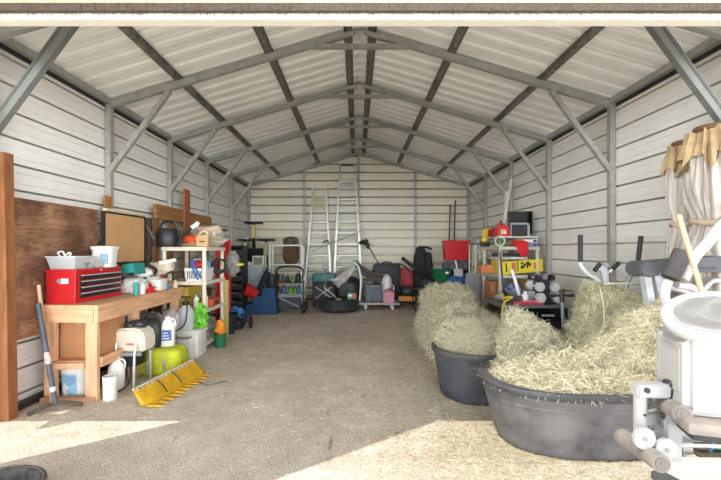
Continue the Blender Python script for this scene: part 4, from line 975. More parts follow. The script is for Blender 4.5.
def tyre(label, loc, r, h):
    t = T('tyre', label, 'tyre', loc)
    bm = B(); lathe(bm, [(r * .62, .02), (r * .7, 0), (r * .9, .01), (r, h * .2), (r, h * .8), (r * .9, h * .99), (r * .7, h), (r * .62, h - .02), (r * .6, h * .5), (r * .62, .02)], n=40); O('carcass', bm, M('tyre_rubber', (46, 48, 50), .7, var=.25, scale=14), t, True)
    bm = B()
    for k in range(44):
        a = 2 * PI * k / 44; p = Vector((math.cos(a), math.sin(a), 0)) * r
        for z0, z1, da in ((h * .22, h * .48, .05), (h * .52, h * .78, -.05)):
            q = Vector((math.cos(a + da), math.sin(a + da), 0)) * r
            beam(bm, p + Vector((0, 0, z0)), q + Vector((0, 0, z1)), .028, .016)
    O('tread', bm, M('tread_rubber', (58, 60, 62), .8), t)
    return t
tyre('black off-road tyre lying flat on the floor at the back', (-.42, 9.0, 0), .46, .28)
t = TW('screw_box', 'small green and white carton resting on the tyre', 'box', (-.10, 8.95, .272))
bm = B(); bx(bm, (-.22, 8.87, .272), (-.02, 9.0, .42), bev=.003); O('body', bm, M('sea_green', (80, 150, 110), .6), t)
bm = B(); cyl(bm, (-.05, 8.868, .35), (-.05, 8.872, .35), .05); O('red_disc', bm, red_p, t)
bm = B(); bx(bm, (-.2, 8.867, .33), (-.12, 8.871, .39)); O('label', bm, label_w, t)
bm = B(); blob(bm, (-.42, 8.75, .285), (.07, .05, .02), .2, 3, 1, 3); SW('lime_rag', 'little lime rag on top of the tyre', 'rag', bm, M('lime_rag', (190, 200, 90), .9), smooth=True)
# grey tarp over a stand
t = TW('trash_bag', 'black bag behind the tyre under the grey cover', 'bag', (-.28, 9.55, 0))
bm = B(); blob(bm, (-.2, 9.62, .36), (.34, .2, .38), .12, 2, 4, 4, 2.8, flat=0, wrinkle=.15); O('body', bm, M('black_sheet', (36, 36, 38), .5, var=.3), t, True)
t = TW('grey_cover', 'crumpled silver grey cover draped over the pile on the dolly', 'cover', (.0, 9.3, .5))
bm = B(); cone_cloth(bm, (-.04, 9.3, 1.13), (-.54, 9.2, .60), .07, .21, 7, 2.); O('pale_lobe', bm, M('silver_cover', (190, 188, 190), .7, var=.22, scale=5), t, True)
bm = B(); cone_cloth(bm, (-.08, 9.34, 1.12), (.60, 9.3, .72), .09, .19, 6, 5., .3); O('dark_lobe', bm, M('camouflage_cover', (112, 108, 104), .85, rgb2=(54, 50, 48), scale=9), t, True)
bm = B(); tube(bm, [(-.14, 9.3, 1.15), (.03, 9.08, 1.0), (.09, 9.06, .7), (.08, 9.06, .42), (.06, 9.07, .22)], .024, 8); O('white_hem', bm, label_w, t, True)
# dolly and its load
t = TW('dolly', 'grey platform dolly on swivel casters', 'dolly', (.5, 9.15, 0))
bm = B(); bx(bm, (.02, 8.95, .125), (1.0, 9.5, .18), bev=.02); O('deck', bm, M('dolly_grey', (168, 166, 168), .5), t)
for x in (.2, .82):
    for y in (9.02, 9.42):
        bm = B(); cyl(bm, (x - .025, y, .055), (x + .025, y, .055), .055); cs = O('caster', bm, M('caster_white', (200, 198, 198), .5), t, True)
        bm = B(); beam(bm, (x, y, .06), (x, y, .125), .07, .05); O('fork', bm, chrome, cs)
t = TW('wire_tote', 'grey slatted tote of blue odds and ends on the dolly', 'tote', (.38, 9.2, .18))
bm = B(); bx(bm, (.2, 9.05, .185), (.57, 9.38, .55), bev=.012); O('body', bm, M('smoke_plastic', (96, 98, 102), .5, var=.35, scale=12), t)
bm = B()
for k in range(5): bx(bm, (.23 + .066 * k, 9.04, .23), (.262 + .066 * k, 9.052, .48))
O('slot', bm, M('blue_grey', (84, 104, 134), .6), t)
bm = B(); bx(bm, (.18, 9.03, .55), (.59, 9.4, .575), bev=.006); O('rim', bm, grey_m, t)
t = T('water_jug', 'white cylindrical container standing on the dolly', 'container', (.70, 9.28, .18))
bm = B(); lathe(bm, [(.11, 0), (.125, .02), (.125, .52), (.10, .58), (.06, .60)]); O('body', bm, M('pale_white', (214, 212, 214), .5, var=.05), t, True)
bm = B(); cyl(bm, (0, 0, .6), (0, 0, .63), .055); O('cap', bm, M('pale_white', (0, 0, 0)), t)
bm = B(); tube(bm, [(.12, -.04, .4), (.17, -.05, .34), (.15, -.05, .2)], .02, 8); O('handle', bm, M('pale_white', (0, 0, 0)), t, True)
t = TW('pink_box', 'pink carton on the dolly in front of the white container', 'box', (.73, 9.06, .18))
bm = B(); bx(bm, (.62, 8.99, .182), (.86, 9.13, .42), bev=.004); O('body', bm, M('pink_card', (224, 150, 168), .7), t)
bm = B(); tube(bm, [(.63, 9.0, .42), (.68, 8.98, .48), (.78, 8.98, .49), (.85, 9.0, .43)], .014, 7); O('handle', bm, M('rose_strap', (150, 50, 66), .7), t, True)
t = TW('equipment_case', 'large black upright case standing behind the dolly', 'case', (.75, 9.75, 0))
bm = B(); bx(bm, (.40, 9.62, .0), (1.08, 9.85, 1.05), bev=.06); O('body', bm, M('black_case', (44, 45, 48), .6, var=.2), t, True)
bm = B(); tube(bm, [(.62, 9.6, 1.02), (.66, 9.58, 1.09), (.82, 9.58, 1.09), (.86, 9.6, 1.02)], .018, 7); O('handle', bm, black_p, t, True)
t = TW('string_trimmer', 'string trimmer leaning head-up against the back wall', 'trimmer', (.5, 10.2, .9))
bm = B(); tube(bm, [(.24, 10.35, 1.60), (.66, 10.05, .86), (.80, 9.95, .55)], .018, 8, 1); O('shaft', bm, M('trimmer_black', (40, 40, 42), .4), t, True)
bm = B(); torus(bm, (.18, 10.36, 1.50), .12, .04, (.3, 1, .2), a0=-.6, a1=2.6); O('guard', bm, black_p, t, True)
bm = B(); cyl(bm, (.2, 10.32, 1.56), (.25, 10.40, 1.64), .055, .06); O('spool', bm, black_p, t, True)
t = TW('red_case', 'red ribbed plastic panel standing behind the black case', 'panel', (1.26, 10.3, 0))
bm = B(); prism(bm, [(1.06, 0), (1.46, 0), (1.48, .82), (1.34, .92), (1.10, .93)], (0, .16, 0), (0, 10.2, 0)); O('body', bm, M('dull_red', (190, 44, 56), .5), t)
bm = B()
for x in (1.16, 1.27, 1.38): bx(bm, (x, 10.185, .1), (x + .03, 10.202, .84))
O('rib', bm, M('dull_red', (0, 0, 0)), t)
t = TW('lawn_mower', 'orange and black push mower parked at the back', 'mower', (1.25, 9.55, 0))
bm = B(); bx(bm, (1.0, 9.4, .1), (1.48, 9.85, .30), bev=.04); O('deck', bm, black_p, t, True)
bm = B(); bx(bm, (1.0, 9.385, .16), (1.40, 9.41, .28), bev=.01); O('orange_band', bm, M('mower_orange', (224, 142, 44), .5), t)
bm = B(); blob(bm, (1.26, 9.6, .38), (.19, .17, .13), .15, 2.5, 3, 3, 3); O('engine', bm, dark_m, t, True)
for x in (1.0, 1.48):
    for y in (9.45, 9.8):
        bm = B(); torus(bm, (x, y, .09), .065, .025, (1, 0, 0)); O('wheel', bm, black_r, t, True)
bm = B(); tube(bm, [(1.45, 9.85, .3), (1.42, 10.0, .7), (1.22, 9.95, .98), (1.0, 9.9, 1.02), (.85, 9.88, .98)], .016, 8); O('handle', bm, black_p, t, True)
bm = B(); tube(bm, [(1.12, 9.7, 1.2), (1.52, 9.75, .88)], .045, 10, 1); tube(bm, [(1.52, 9.75, .88), (1.75, 9.8, .68)], .02, 8, 1)
SW('blower_tube', 'thick black tube leaning across the mower handle', 'tube', bm, M('blower_black', (40, 42, 46), .45), smooth=True)
t = TW('chair_bag', 'tall black folded chair bag standing against the back wall', 'bag', (1.67, 10.1, 0))
bm = B(); blob(bm, (1.64, 10.1, .74), (.17, .13, .74), .12, 2, 2, 4, 3.2, flat=0, wrinkle=.15); O('body', bm, M('black_nylon', (38, 38, 40), .8, var=.3), t, True)
bm = B(); blob(bm, (1.84, 10.0, .66), (.11, .09, .66), .15, 2.3, 7, 4, 2.6, flat=0, wrinkle=.25); O('side_pouch', bm, M('black_nylon', (0, 0, 0)), t, True)
bm = B(); tube(bm, [(1.55, 10.0, 1.40), (1.72, 9.95, 1.47), (1.92, 9.98, 1.42)], .03, 8); tube(bm, [(1.6, 9.96, 1.4), (1.72, 9.92, .9), (1.65, 9.94, .5)], .025, 8); O('strap', bm, black_p, t, True)
bm = B(); blob(bm, (1.66, 9.93, .55), (.05, .03, .06), .1, 2, 1, 2); O('buckle', bm, M('buckle_grey', (120, 122, 126), .4), t, True)
t = TW('folding_stool', 'low black folding table beside the loose hay', 'table', (1.5, 8.95, 0))
bm = B(); bx(bm, (1.3, 8.75, .48), (1.78, 9.2, .51), bev=.006); O('top', bm, M('matt_black', (52, 52, 54), .6), t)
for x, y in ((1.32, 8.78), (1.74, 8.78), (1.32, 9.16), (1.74, 9.16)):
    bm = B(); tube(bm, [(x, y, 0), (x, y, .48)], .013, 7, 1); O('leg', bm, black_p, t, True)
bm = B(); beam(bm, (1.32, 8.78, .2), (1.74, 8.78, .32), .015); O('brace', bm, black_p, t)
t = TW('chainsaw', 'black motor tool lying on the low black table', 'tool', (1.6, 8.95, .51))
bm = B(); blob(bm, (1.62, 8.98, .62), (.14, .1, .11), .2, 2.5, 3, 4, 3, flat=.511); O('housing', bm, dark_m, t, True)
bm = B(); tube(bm, [(1.7, 8.96, .7), (1.9, 8.95, .62), (2.0, 8.95, .56)], .02, 7); O('arm', bm, black_p, t, True)
t = TW('seed_spreader', 'dark green hopper spreader behind the loose hay', 'spreader', (2.0, 9.3, 0))
bm = B(); lathe(bm, [(.10, .58), (.2, .72), (.24, .92), (.25, .93), (.24, .94), (.1, .6)], (2.0, 9.3, 0), 24, e=3); O('hopper', bm, green_p, t, True)
bm = B(); bx(bm, (2.06, 9.055, .84), (2.13, 9.062, .89)); O('label', bm, label_w, t)
bm = B(); tube(bm, [(1.85, 9.3, .16), (2.0, 9.3, .58), (2.15, 9.3, .16)], .016, 7, 1); O('frame', bm, dark_m, t)
for x in (1.82, 2.18):
    bm = B(); torus(bm, (x, 9.3, .15), .12, .03, (1, 0, 0)); O('wheel', bm, black_r, t, True)
# red tub on dark pile, rods, bags
t = TW('red_tub', 'bright red ribbed plastic tub on top of the dark pile', 'tub', (2.5, 9.8, 1.14))
bm = B(); prism(bm, [(2.22, 1.14), (2.78, 1.14), (2.80, 1.60), (2.19, 1.60)], (0, .36, 0), (0, 9.65, 0)); O('body', bm, M('bright_red', (216, 34, 44), .4), t)
bm = B(); bx(bm, (2.17, 9.62, 1.60), (2.82, 10.04, 1.635), bev=.01); O('rim', bm, M('bright_red', (0, 0, 0)), t)
bm = B()
for k in range(5): bx(bm, (2.27 + .11 * k, 9.635, 1.17), (2.305 + .11 * k, 9.652, 1.58))
O('rib', bm, M('rib_red', (190, 26, 36), .45), t)
for i, (c_, r_, m_, lb) in enumerate((((2.52, 9.8, .54), (.38, .25, .60), dark_c, 'big dark cloth pile underneath the red tub'),
                                      ((2.46, 9.55, 1.02), (.33, .16, .12), M('grey_black_fabric', (110, 108, 112), .85, var=.5, scale=10), 'grey and black bag squeezed beneath the red tub'))):
    bm = B(); blob(bm, c_, r_, .2, 2.4, 60 + i, 5, 2.8, flat=0, wrinkle=.4); SW('cloth_pile', lb, 'cloth', bm, m_, smooth=True)
for x0_, x1_, zz, lb in ((2.40, 2.53, 2.62, 'shorter dark pole leaning in the back corner behind the red tub'), (2.53, 2.67, 2.74, 'longer dark pole leaning in the back corner behind the red tub')):
    bm = B(); tube(bm, [(x0_, 10.35, 0), (x1_, 10.55, zz)], .022, 8, 1); SW('pole', lb, 'pole', bm, M('dark_pole', (70, 72, 78), .5), smooth=True)
bm = B(); blob(bm, (2.35, 9.25, .66), (.25, .16, .11), .2, 2.4, 63, 4, 2.6, wrinkle=.3); bx(bm, (2.2, 9.2, 0.0), (2.5, 9.35, .6)); SW('blue_bag', 'bright blue bag in front of the dark pile', 'bag', bm, blue_p, smooth=True)
t = TW('white_pail', 'white pail with a stick standing on the blue bag', 'pail', (2.42, 9.3, .77))
bm = B(); bx(bm, (2.32, 9.24, .765), (2.52, 9.38, .95), bev=.012); O('body', bm, M('grey_white', (206, 204, 206), .5), t, True)
bm = B(); beam(bm, (2.38, 9.25, .95), (2.34, 9.25, 1.15), .03); O('stick', bm, label_w, t)
# wire grid rack
t = TW('grid_rack', 'pale wire grid rack between the dark pile and the grey shelving', 'rack', (2.7, 8.3, 0))
gm = M('ivory_wire', (232, 228, 208), .5)
bm = B()
for k in range(8): beam(bm, (2.44 + k * .0686, 8.0, .1), (2.44 + k * .0686, 8.0, 1.50), .013)
for k in range(20): beam(bm, (2.44, 8.0, .12 + k * .072), (2.92, 8.0, .12 + k * .072), .013)
O('front_grid', bm, gm, t)
bm = B()
for k in range(5): beam(bm, (2.44, 8.0 + k * .1, .1), (2.44, 8.0 + k * .05, 1.50), .008)
for k in range(16): beam(bm, (2.44, 8.0, .12 + k * .09), (2.44, 8.45, .12 + k * .09), .008)
O('side_grid', bm, gm, t)
for x in (2.44, 2.92):
    for y in (8.0, 8.45):
        bm = B(); beam(bm, (x, y, 0), (x, y, 1.52), .022); O('upright', bm, gm, t)
bm = B(); bx(bm, (2.40, 7.95, 1.51), (2.96, 8.5, 1.545), bev=.006); O('top_tray', bm, M('tray_grey', (132, 132, 126), .5), t)
for lb, x, r_, h_, m_ in (('small glass jar on top of the wire grid rack', 2.52, .05, .09, M('glass_grey', (180, 186, 186), .2)), ('black pot on top of the wire grid rack', 2.66, .07, .1, black_p), ('grey tin at the end of the wire grid rack top', 2.8, .05, .08, grey_m)):
    can('jar', lb, 'jar', (x, 8.1, 1.545), r_, h_, m_, dark_m, .015)
bm = B(); blob(bm, (2.62, 7.86, 1.10), (.16, .1, .13), .3, 2.4, 70, 4, 2, wrinkle=.4); SW('netting_bundle', 'dusty grey-green netting hooked on the wire grid rack', 'netting', bm, M('grey_green', (120, 122, 108), .9, var=.4, scale=12), smooth=True)
bm = B(); prism(bm, [(2.10, 0), (2.42, 0), (2.46, .92), (2.16, .95)], (0, .03, 0), (0, 7.6, 0)); bmesh.ops.rotate(bm, verts=bm.verts, cent=(2.3, 7.6, 0), matrix=rx(R(-6), 'X')); SW('grey_sheet', 'plain grey sheet leaning in front of the wire grid rack', 'panel', bm, M('lilac_grey', (150, 146, 152), .55))

# ================================================================== RIGHT SHELVING
t = TW('shelving_unit', 'stone grey resin shelving with red cans and a long yellow carton', 'shelving', (2.64, 6.72, 0))
sx0, sx1, sy0, sy1 = 2.30, 2.97, 6.30, 7.16
for z in (1.46, 1.0, .50, .12):
    bm = B(); bx(bm, (sx0, sy0, z - .055), (sx1, sy1, z), bev=.006); O('shelf', bm, resin_g, t)
for x in (sx0 + .035, sx1 - .035):
    for y in (sy0 + .035, sy1 - .035):
        bm = B()
        for za, zb in ((0, .065), (.12, .445), (.5, .945), (1.0, 1.405)): cyl(bm, (x, y, za), (x, y, zb), .034, .03, 12)
        O('post', bm, resin_g, t, True)
t = T('hose_coil', 'coil of pale blue and green hose on top of the grey shelving', 'hose', (2.36, 6.48, 1.46))
for k in range(4):
    bm = B(); torus(bm, (.02 * k, -.05 + .045 * k, .09), .075, .02, (.25, 1, 0)); O('loop', bm, M('aqua_hose', (116, 172, 184), .5) if k % 2 else M('pale_green_hose', (150, 180, 150), .5), t, True)
for lb, c_, r_, m_, nm, ct in (
    ('dark roll of cloth beside the coiled hose on the grey shelving', (2.55, 6.5, 1.52), (.12, .12, .065), M('taupe_cloth', (112, 100, 84), .9, var=.3), 'cloth_roll', 'cloth'),
    ('tan cloth beneath the white board on the grey shelving', (2.70, 6.55, 1.53), (.1, .12, .075), M('tan_cloth', (206, 160, 108), .9, var=.2), 'folded_cloth', 'cloth')):
    bm = B(); blob(bm, c_, r_, .18, 2.4, 5, 4, 2.6, flat=1.46, wrinkle=.25); SW(nm, lb, ct, bm, m_, smooth=True)
t = TW('red_gloves', 'bright red glove hanging over the front of the grey shelving', 'glove', (2.66, 6.28, 1.46))
bm = B(); blob(bm, (2.65, 6.34, 1.51), (.12, .11, .05), .2, 2.4, 3, 4, 2.5, wrinkle=.2); O('cuff', bm, M('bright_red_cloth', (212, 36, 44), .85, var=.15), t, True)
for x, zz in ((2.59, 1.36), (2.63, 1.31), (2.67, 1.29), (2.72, 1.33)):
    bm = B(); tube(bm, [(x + .01, 6.26, 1.52), (x, 6.235, 1.46), (x + .005, 6.24, zz)], .022, 8); O('finger', bm, M('bright_red_cloth', (0, 0, 0)), t, True)
for i, lb in enumerate(('lilac and white book lying on the grey shelving, lowest of the pair', 'white covered book on top of the lilac book')):
    t = TW('book', lb, 'book', (2.85, 6.5, 1.46 + .06 * i))
    bm = B(); bx(bm, (2.74 + .0 * i, 6.36, 1.461 + .062 * i), (2.95, 6.62, 1.518 + .062 * i), rx(R(4 * i), 'Z'), bev=.003); O('cover', bm, M('lilac_cover', (150, 150, 196), .6) if not i else M('white_cover', (232, 230, 230), .6), t)
    bm = B(); bx(bm, (2.88, 6.352, 1.47 + .062 * i), (2.93, 6.36, 1.51 + .062 * i)); O('spine_mark', bm, M('navy_print', (60, 64, 120), .6), t)
bm = B(); bx(bm, (2.33, 6.40, 1.605), (2.98, 6.95, 1.63), bev=.003); SW('white_board', 'thin white board laid across the clutter on the grey shelving', 'board', bm, M('dull_white', (206, 204, 198), .5))
def gas_can(name, label, loc, w, d, h, mat, rz=0.):
    t = T(name, label, 'fuel can', loc, rz)
    bm = B(); prism(bm, [(-w / 2, 0), (w / 2, 0), (w / 2, h * .72), (w * .3, h * .9), (-w * .35, h * .9), (-w / 2, h * .72)], (0, d, 0), (0, -d / 2, 0)); bmesh.ops.bevel(bm, geom=bm.edges[:], offset=.012, segments=2, affect='EDGES'); O('body', bm, mat, t, True)
    bm = B(); tube(bm, [(-w * .35, 0, h * .85), (-w * .25, 0, h * 1.05), (w * .1, 0, h * 1.08), (w * .25, 0, h * .88)], w * .06, 8); O('handle', bm, mat, t, True)
    bm = B(); cyl(bm, (-.0, 0, h * .85), (-.0, 0, h * 1.08), w * .12); tube(bm, [(0, 0, h * 1.05), (-.01, 0, h * 1.2), (-.03, 0, h * 1.3)], w * .06, 8); O('spout', bm, black_p, t, True)
    bm = B(); bx(bm, (-w * .22, -d / 2 - .003, h * .2), (w * .2, -d / 2 + .002, h * .55)); l = O('label', bm, M('cream_label', (230, 214, 170), .6), t)
    bm = B(); bx(bm, (-w * .16, -d / 2 - .005, h * .42), (w * .14, -d / 2 - .002, h * .47)); bx(bm, (-w * .16, -d / 2 - .005, h * .32), (w * .05, -d / 2 - .002, h * .36)); O('printed_line', bm, M('brown_print', (0, 0, 0)), l)
    return t
gas_can('fuel_can', 'big red plastic fuel can with cream label on the white board', (2.42, 6.50, 1.63), .21, .16, .20, red_p)
gas_can('fuel_can', 'smaller dark red fuel can behind the big red one', (2.38, 6.78, 1.63), .15, .13, .14, M('dark_red', (172, 30, 40), .4), .2)
t = TW('yellow_tool', 'yellow and black cordless tool at the end of the grey shelving top', 'tool', (2.32, 7.0, 1.46))
bm = B(); blob(bm, (2.33, 7.02, 1.68), (.08, .07, .1), .25, 2.5, 5, 4, 2.4); blob(bm, (2.30, 7.0, 1.58), (.07, .07, .06), .2, 2.5, 6, 3, 2.4); O('body', bm, M('tool_yellow', (214, 186, 50), .5, rgb2=(120, 110, 60), scale=14), t, True)
bm = B(); blob(bm, (2.38, 7.0, 1.74), (.04, .05, .05), .2, 2.5, 8, 3, 2.4); O('orange_trigger', bm, M('tool_orange', (224, 104, 40), .5), t, True)
bm = B(); bx(bm, (2.24, 6.95, 1.462), (2.38, 7.08, 1.55), bev=.01); O('battery', bm, black_p, t)
t = TW('television', 'black flat television standing on the grey shelving', 'television', (2.78, 6.63, 1.63))
bm = B(); bx(bm, (2.57, 6.60, 1.66), (2.98, 6.66, 2.06), bev=.006); O('body', bm, black_p, t)
bm = B(); bx(bm, (2.59, 6.594, 1.68), (2.96, 6.602, 2.04)); O('screen', bm, M('dark_screen', (14, 14, 16), .12), t)
bm = B(); bx(bm, (2.68, 6.56, 1.631), (2.88, 6.70, 1.66), bev=.004); O('stand', bm, black_p, t)
t = TW('picture_frame', 'silver framed dark picture leaning on the television', 'picture', (2.73, 6.51, 1.63))
bm = B(); bx(bm, (2.58, 6.51, 1.632), (2.86, 6.522, 1.85)); O('picture', bm, M('dark_picture', (42, 40, 44), .3), t)
bm = B()
for lo, hi in (((2.57, 6.50, 1.83), (2.89, 6.525, 1.86)), ((2.85, 6.50, 1.632), (2.89, 6.525, 1.86)), ((2.565, 6.50, 1.632), (2.585, 6.525, 1.86))): bx(bm, lo, hi)
O('frame', bm, M('silver_frame', (170, 172, 176), .35, .4), t)
bm = B(); tube(bm, [(2.42, 7.24, .0), (2.83, 7.26, 2.45), (2.88, 7.26, 2.72)], .03, 10, 1); SW('plastic_pipe', 'long white plastic pipe leaning behind the grey shelving', 'pipe', bm, M('dusty_white', (206, 200, 182), .5), smooth=True)
bm = B(); beam(bm, (2.72, 7.24, 0), (2.78, 7.26, 2.5), .05, .03); SW('white_batten', 'flat white batten standing beside the leaning pipe', 'batten', bm, M('dusty_white', (0, 0, 0)))
# middle shelf contents
t = TW('yellow_carton', 'long yellow carton with black and red lettering on the grey shelving', 'carton', (2.68, 6.42, 1.0))
ycar = M('yellow_card', (226, 206, 52), .6, var=.06)
bm = B(); bx(bm, (2.36, 6.31, 1.03), (3.02, 6.46, 1.235), rx(R(-5), 'Y'), bev=.003); O('body', bm, ycar, t)
bm = B(); bx(bm, (2.41, 6.304, 1.05), (2.43, 6.309, 1.19), rx(R(-5), 'Y')); bx(bm, (2.60, 6.304, 1.06), (2.615, 6.309, 1.22))
for x_, z_, w_, h_, a_ in ((2.655, 1.10, .05, .05, .5), (2.655, 1.17, .04, .035, -.5), (2.70, 1.13, .035, .06, .6), (2.745, 1.17, .05, .045, -.4), (2.75, 1.11, .03, .06, .5), (2.79, 1.15, .035, .04, .2)):
    bx(bm, (x_, 6.304, z_), (x_ + w_, 6.309, z_ + h_), rx(a_, 'Y'))
O('black_lettering', bm, M('ink_black', (30, 30, 30), .6), t)
bm = B(); bx(bm, (2.51, 6.304, 1.05), (2.575, 6.309, 1.20), rx(R(-5), 'Y')); O('red_panel', bm, M('carton_red', (206, 110, 90), .6), t); bm = B(); bx(bm, (2.86, 6.304, 1.10), (2.90, 6.309, 1.20), rx(R(-5), 'Y')); O('red_panel', bm, M('carton_red', (206, 110, 90), .6), t)
bm = B(); bx(bm, (2.36, 6.60, 1.002), (2.46, 6.85, 1.24), bev=.003); SW('mustard_carton', 'mustard yellow carton behind the long yellow one', 'carton', bm, M('mustard_card', (204, 172, 60), .7))
t = TW('shelf_tray', 'white and dark tray sitting above the yellow carton', 'tray', (2.6, 6.7, 1.245))
bm = B(); bx(bm, (2.36, 6.48, 1.245), (2.85, 6.95, 1.29), bev=.004); O('body', bm, M('tray_white', (206, 206, 200), .5), t)
bm = B(); bx(bm, (2.38, 6.5, 1.29), (2.83, 6.9, 1.345), bev=.004); O('contents', bm, dark_m, t)
bm = B(); bx(bm, (2.16, 6.75, 1.002), (2.36, 7.0, 1.14), bev=.003); SW('orange_carton', 'small orange-brown carton poking out of the grey shelving', 'carton', bm, M('orange_card', (204, 128, 76), .7))
can('blue_bottle', 'blue bottle beside the small orange carton', 'bottle', (2.44, 7.02, 1.0), .045, .2, M('mid_blue', (70, 116, 170), .4), label_w)
can('white_bottle', 'white squeeze bottle beside the blue bottle', 'bottle', (2.42, 6.92, 1.0), .04, .13, label_w, label_w)
# lower shelf contents
t = TW('brown_carton', 'tall brown carton on the lower grey shelf', 'carton', (2.42, 6.85, .5))
bm = B(); bx(bm, (2.30, 6.72, .502), (2.52, 7.02, .86), bev=.004); O('body', bm, M('brown_card', (190, 130, 84), .75), t)
bm = B(); bx(bm, (2.39, 6.716, .502), (2.43, 6.721, .862)); O('tape', bm, M('dark_tape', (150, 96, 60), .5), t)
bm = B(); blob(bm, (2.68, 6.7, .66), (.16, .16, .16), .2, 2.4, 80, 4, 2.6, flat=.5, wrinkle=.35); SW('blue_plastic_bag', 'pale blue plastic bag on the lower grey shelf', 'bag', bm, M('ice_blue', (166, 182, 210), .4, rgb2=(90, 110, 150), scale=9), smooth=True)
bm = B(); bx(bm, (2.84, 6.4, .502), (2.96, 6.9, .94), bev=.004); SW('brown_board_box', 'narrow tan box at the wall end of the lower grey shelf', 'box', bm, M('tan_card', (186, 148, 100), .75))
# ================================================================== RIGHT: cabinet, dumbbells, scooter
t = TW('black_cabinet', 'glossy black low cabinet with a grey top behind the hay', 'cabinet', (2.31, 5.3, 0))
gloss = M('gloss_black', (16, 16, 18), .12, var=.1)
bm = B(); bx(bm, (1.88, 5.02, .04), (2.74, 5.60, .66)); O('body', bm, gloss, t)
bm = B(); bx(bm, (1.85, 4.98, .66), (2.77, 5.63, .70), bev=.006); O('top', bm, M('slate_top', (108, 110, 108), .45, var=.15), t)
bm = B(); bx(bm, (2.06, 5.0, .06), (2.71, 5.02, .63), bev=.004); d = O('door', bm, gloss, t)
bm = B(); bx(bm, (2.37, 4.975, .555), (2.53, 5.0, .58), bev=.006); O('handle', bm, chrome, d)
for x in (1.89, 2.725):
    bm = B(); beam(bm, (x, 5.01, .0), (x, 5.01, .66), .02); O('edge_trim', bm, grey_m, t)
t = TW('yellow_rope', 'yellow rope hanging over the end of the black cabinet', 'rope', (1.9, 5.0, .7))
bm = B(); tube(bm, [(1.98, 5.2, .72), (1.93, 5.08, .78), (1.99, 4.98, .80), (1.87, 4.96, .72), (1.84, 4.95, .5), (1.83, 4.95, .34)], .012, 8); O('strand', bm, M('cord_yellow', (214, 186, 54), .6), t, True)
bm = B(); tube(bm, [(1.95, 5.15, .71), (1.98, 5.3, .82), (1.93, 5.4, .71)], .010, 8); O('loop', bm, M('cord_yellow', (0, 0, 0)), t, True)
t = TW('power_drill', 'grey and black power tool lying on the black cabinet', 'tool', (2.07, 5.15, .7))
bm = B(); tube(bm, [(1.97, 5.12, .80), (2.08, 5.14, .765), (2.18, 5.15, .755)], .048, 10); O('body', bm, M('tool_grey', (84, 86, 88), .5), t, True)
bm = B(); tube(bm, [(1.96, 5.12, .82), (1.92, 5.1, .87)], .025, 8, 1); cyl(bm, (2.18, 5.15, .755), (2.25, 5.155, .75), .022); O('chuck', bm, black_p, t, True)
t = TW('pink_tool', 'long pinkish red tool lying along the front of the black cabinet', 'tool', (2.2, 5.03, .7))
bm = B(); bx(bm, (2.03, 5.0, .701), (2.42, 5.10, .735), bev=.012); O('body', bm, M('rose_red', (206, 76, 96), .5, var=.2), t)
bm = B(); bx(bm, (2.12, 5.0, .735), (2.34, 5.06, .755), bev=.008); O('grip', bm, M('rose_pale', (220, 130, 140), .5), t)
can('white_bottle', 'tall white bottle standing on the black cabinet', 'bottle', (2.215, 5.12, .7), .04, .14, label_w, label_w, .02)
bm = B(); tube(bm, [(2.24, 5.3, .7), (2.16, 5.42, 1.13)], .022, 8, 1); SW('white_stick', 'white stick standing on the black cabinet', 'stick', bm, label_w, smooth=True)
bm = B(); tube(bm, [(2.08, 5.5, .7), (2.06, 5.6, 1.38)], .013, 8, 1); SW('dark_rod', 'thin dark rod standing behind the white stick', 'rod', bm, dark_m, smooth=True)
bm = B(); blob(bm, (2.05, 5.4, .76), (.13, .1, .06), .2, 2.4, 81, 4, 2.4, flat=.7); SW('grey_cloth', 'folded grey cloth on the black cabinet behind the tools', 'cloth', bm, grey_c, smooth=True)
# dumbbell stand
t = TW('dumbbell_stand', 'black folding stand holding hexagonal dumbbells on the cabinet', 'stand', (2.46, 5.2, .7))
bm = B(); bx(bm, (2.33, 5.06, .7), (2.60, 5.34, .725), bev=.006); O('base', bm, black_p, t)
bm = B(); prism(bm, [(-.10, 0), (.10, 0), (.06, .10), (.10, .20), (.05, .30), (-.05, .30), (-.10, .20), (-.06, .10)], (0, .2, 0), (2.46, 5.1, .725)); O('upright', bm, M('stand_black', (52, 53, 56), .5), t)
def dumbbell(label, c, r, ln, m, grp, rz=0.):
    t = T('dumbbell', label, 'dumbbell', c, rz, grp)
    for s in (-1, 1):
        bm = B(); cyl(bm, (0, s * ln / 2 - .035, 0), (0, s * ln / 2 + .035, 0), r, n=6); bmesh.ops.bevel(bm, geom=bm.edges[:], offset=.008, segments=2, affect='EDGES'); O('head', bm, m, t)
    bm = B(); cyl(bm, (0, -ln / 2, 0), (0, ln / 2, 0), .016, n=12); O('handle', bm, chrome, t, True)
hexw = M('hex_grey', (196, 197, 200), .5, var=.05)
g_ = 'hexagonal dumbbells on the stand'
dumbbell('pale grey hex dumbbell, upper of the pair toward the grey shelving', (2.36, 5.16, .93), .066, .26, hexw, g_)
dumbbell('pale grey hex dumbbell, upper of the pair toward the scooter', (2.555, 5.16, .925), .062, .26, hexw, g_)
dumbbell('pale grey hex dumbbell, lower of the pair toward the grey shelving', (2.35, 5.12, .795), .068, .28, hexw, g_)
dumbbell('pale grey hex dumbbell, lower of the pair toward the scooter', (2.575, 5.12, .79), .066, .28, hexw, g_)
hexb = M('hex_black', (44, 44, 47), .5)
dumbbell('small black hex dumbbell on the stand top toward the grey shelving', (2.38, 5.22, 1.04), .042, .2, hexb, g_)
dumbbell('small grey-faced hex dumbbell at the middle of the stand top', (2.455, 5.2, 1.055), .042, .2, M('hex_mid', (130, 132, 136), .5), g_)
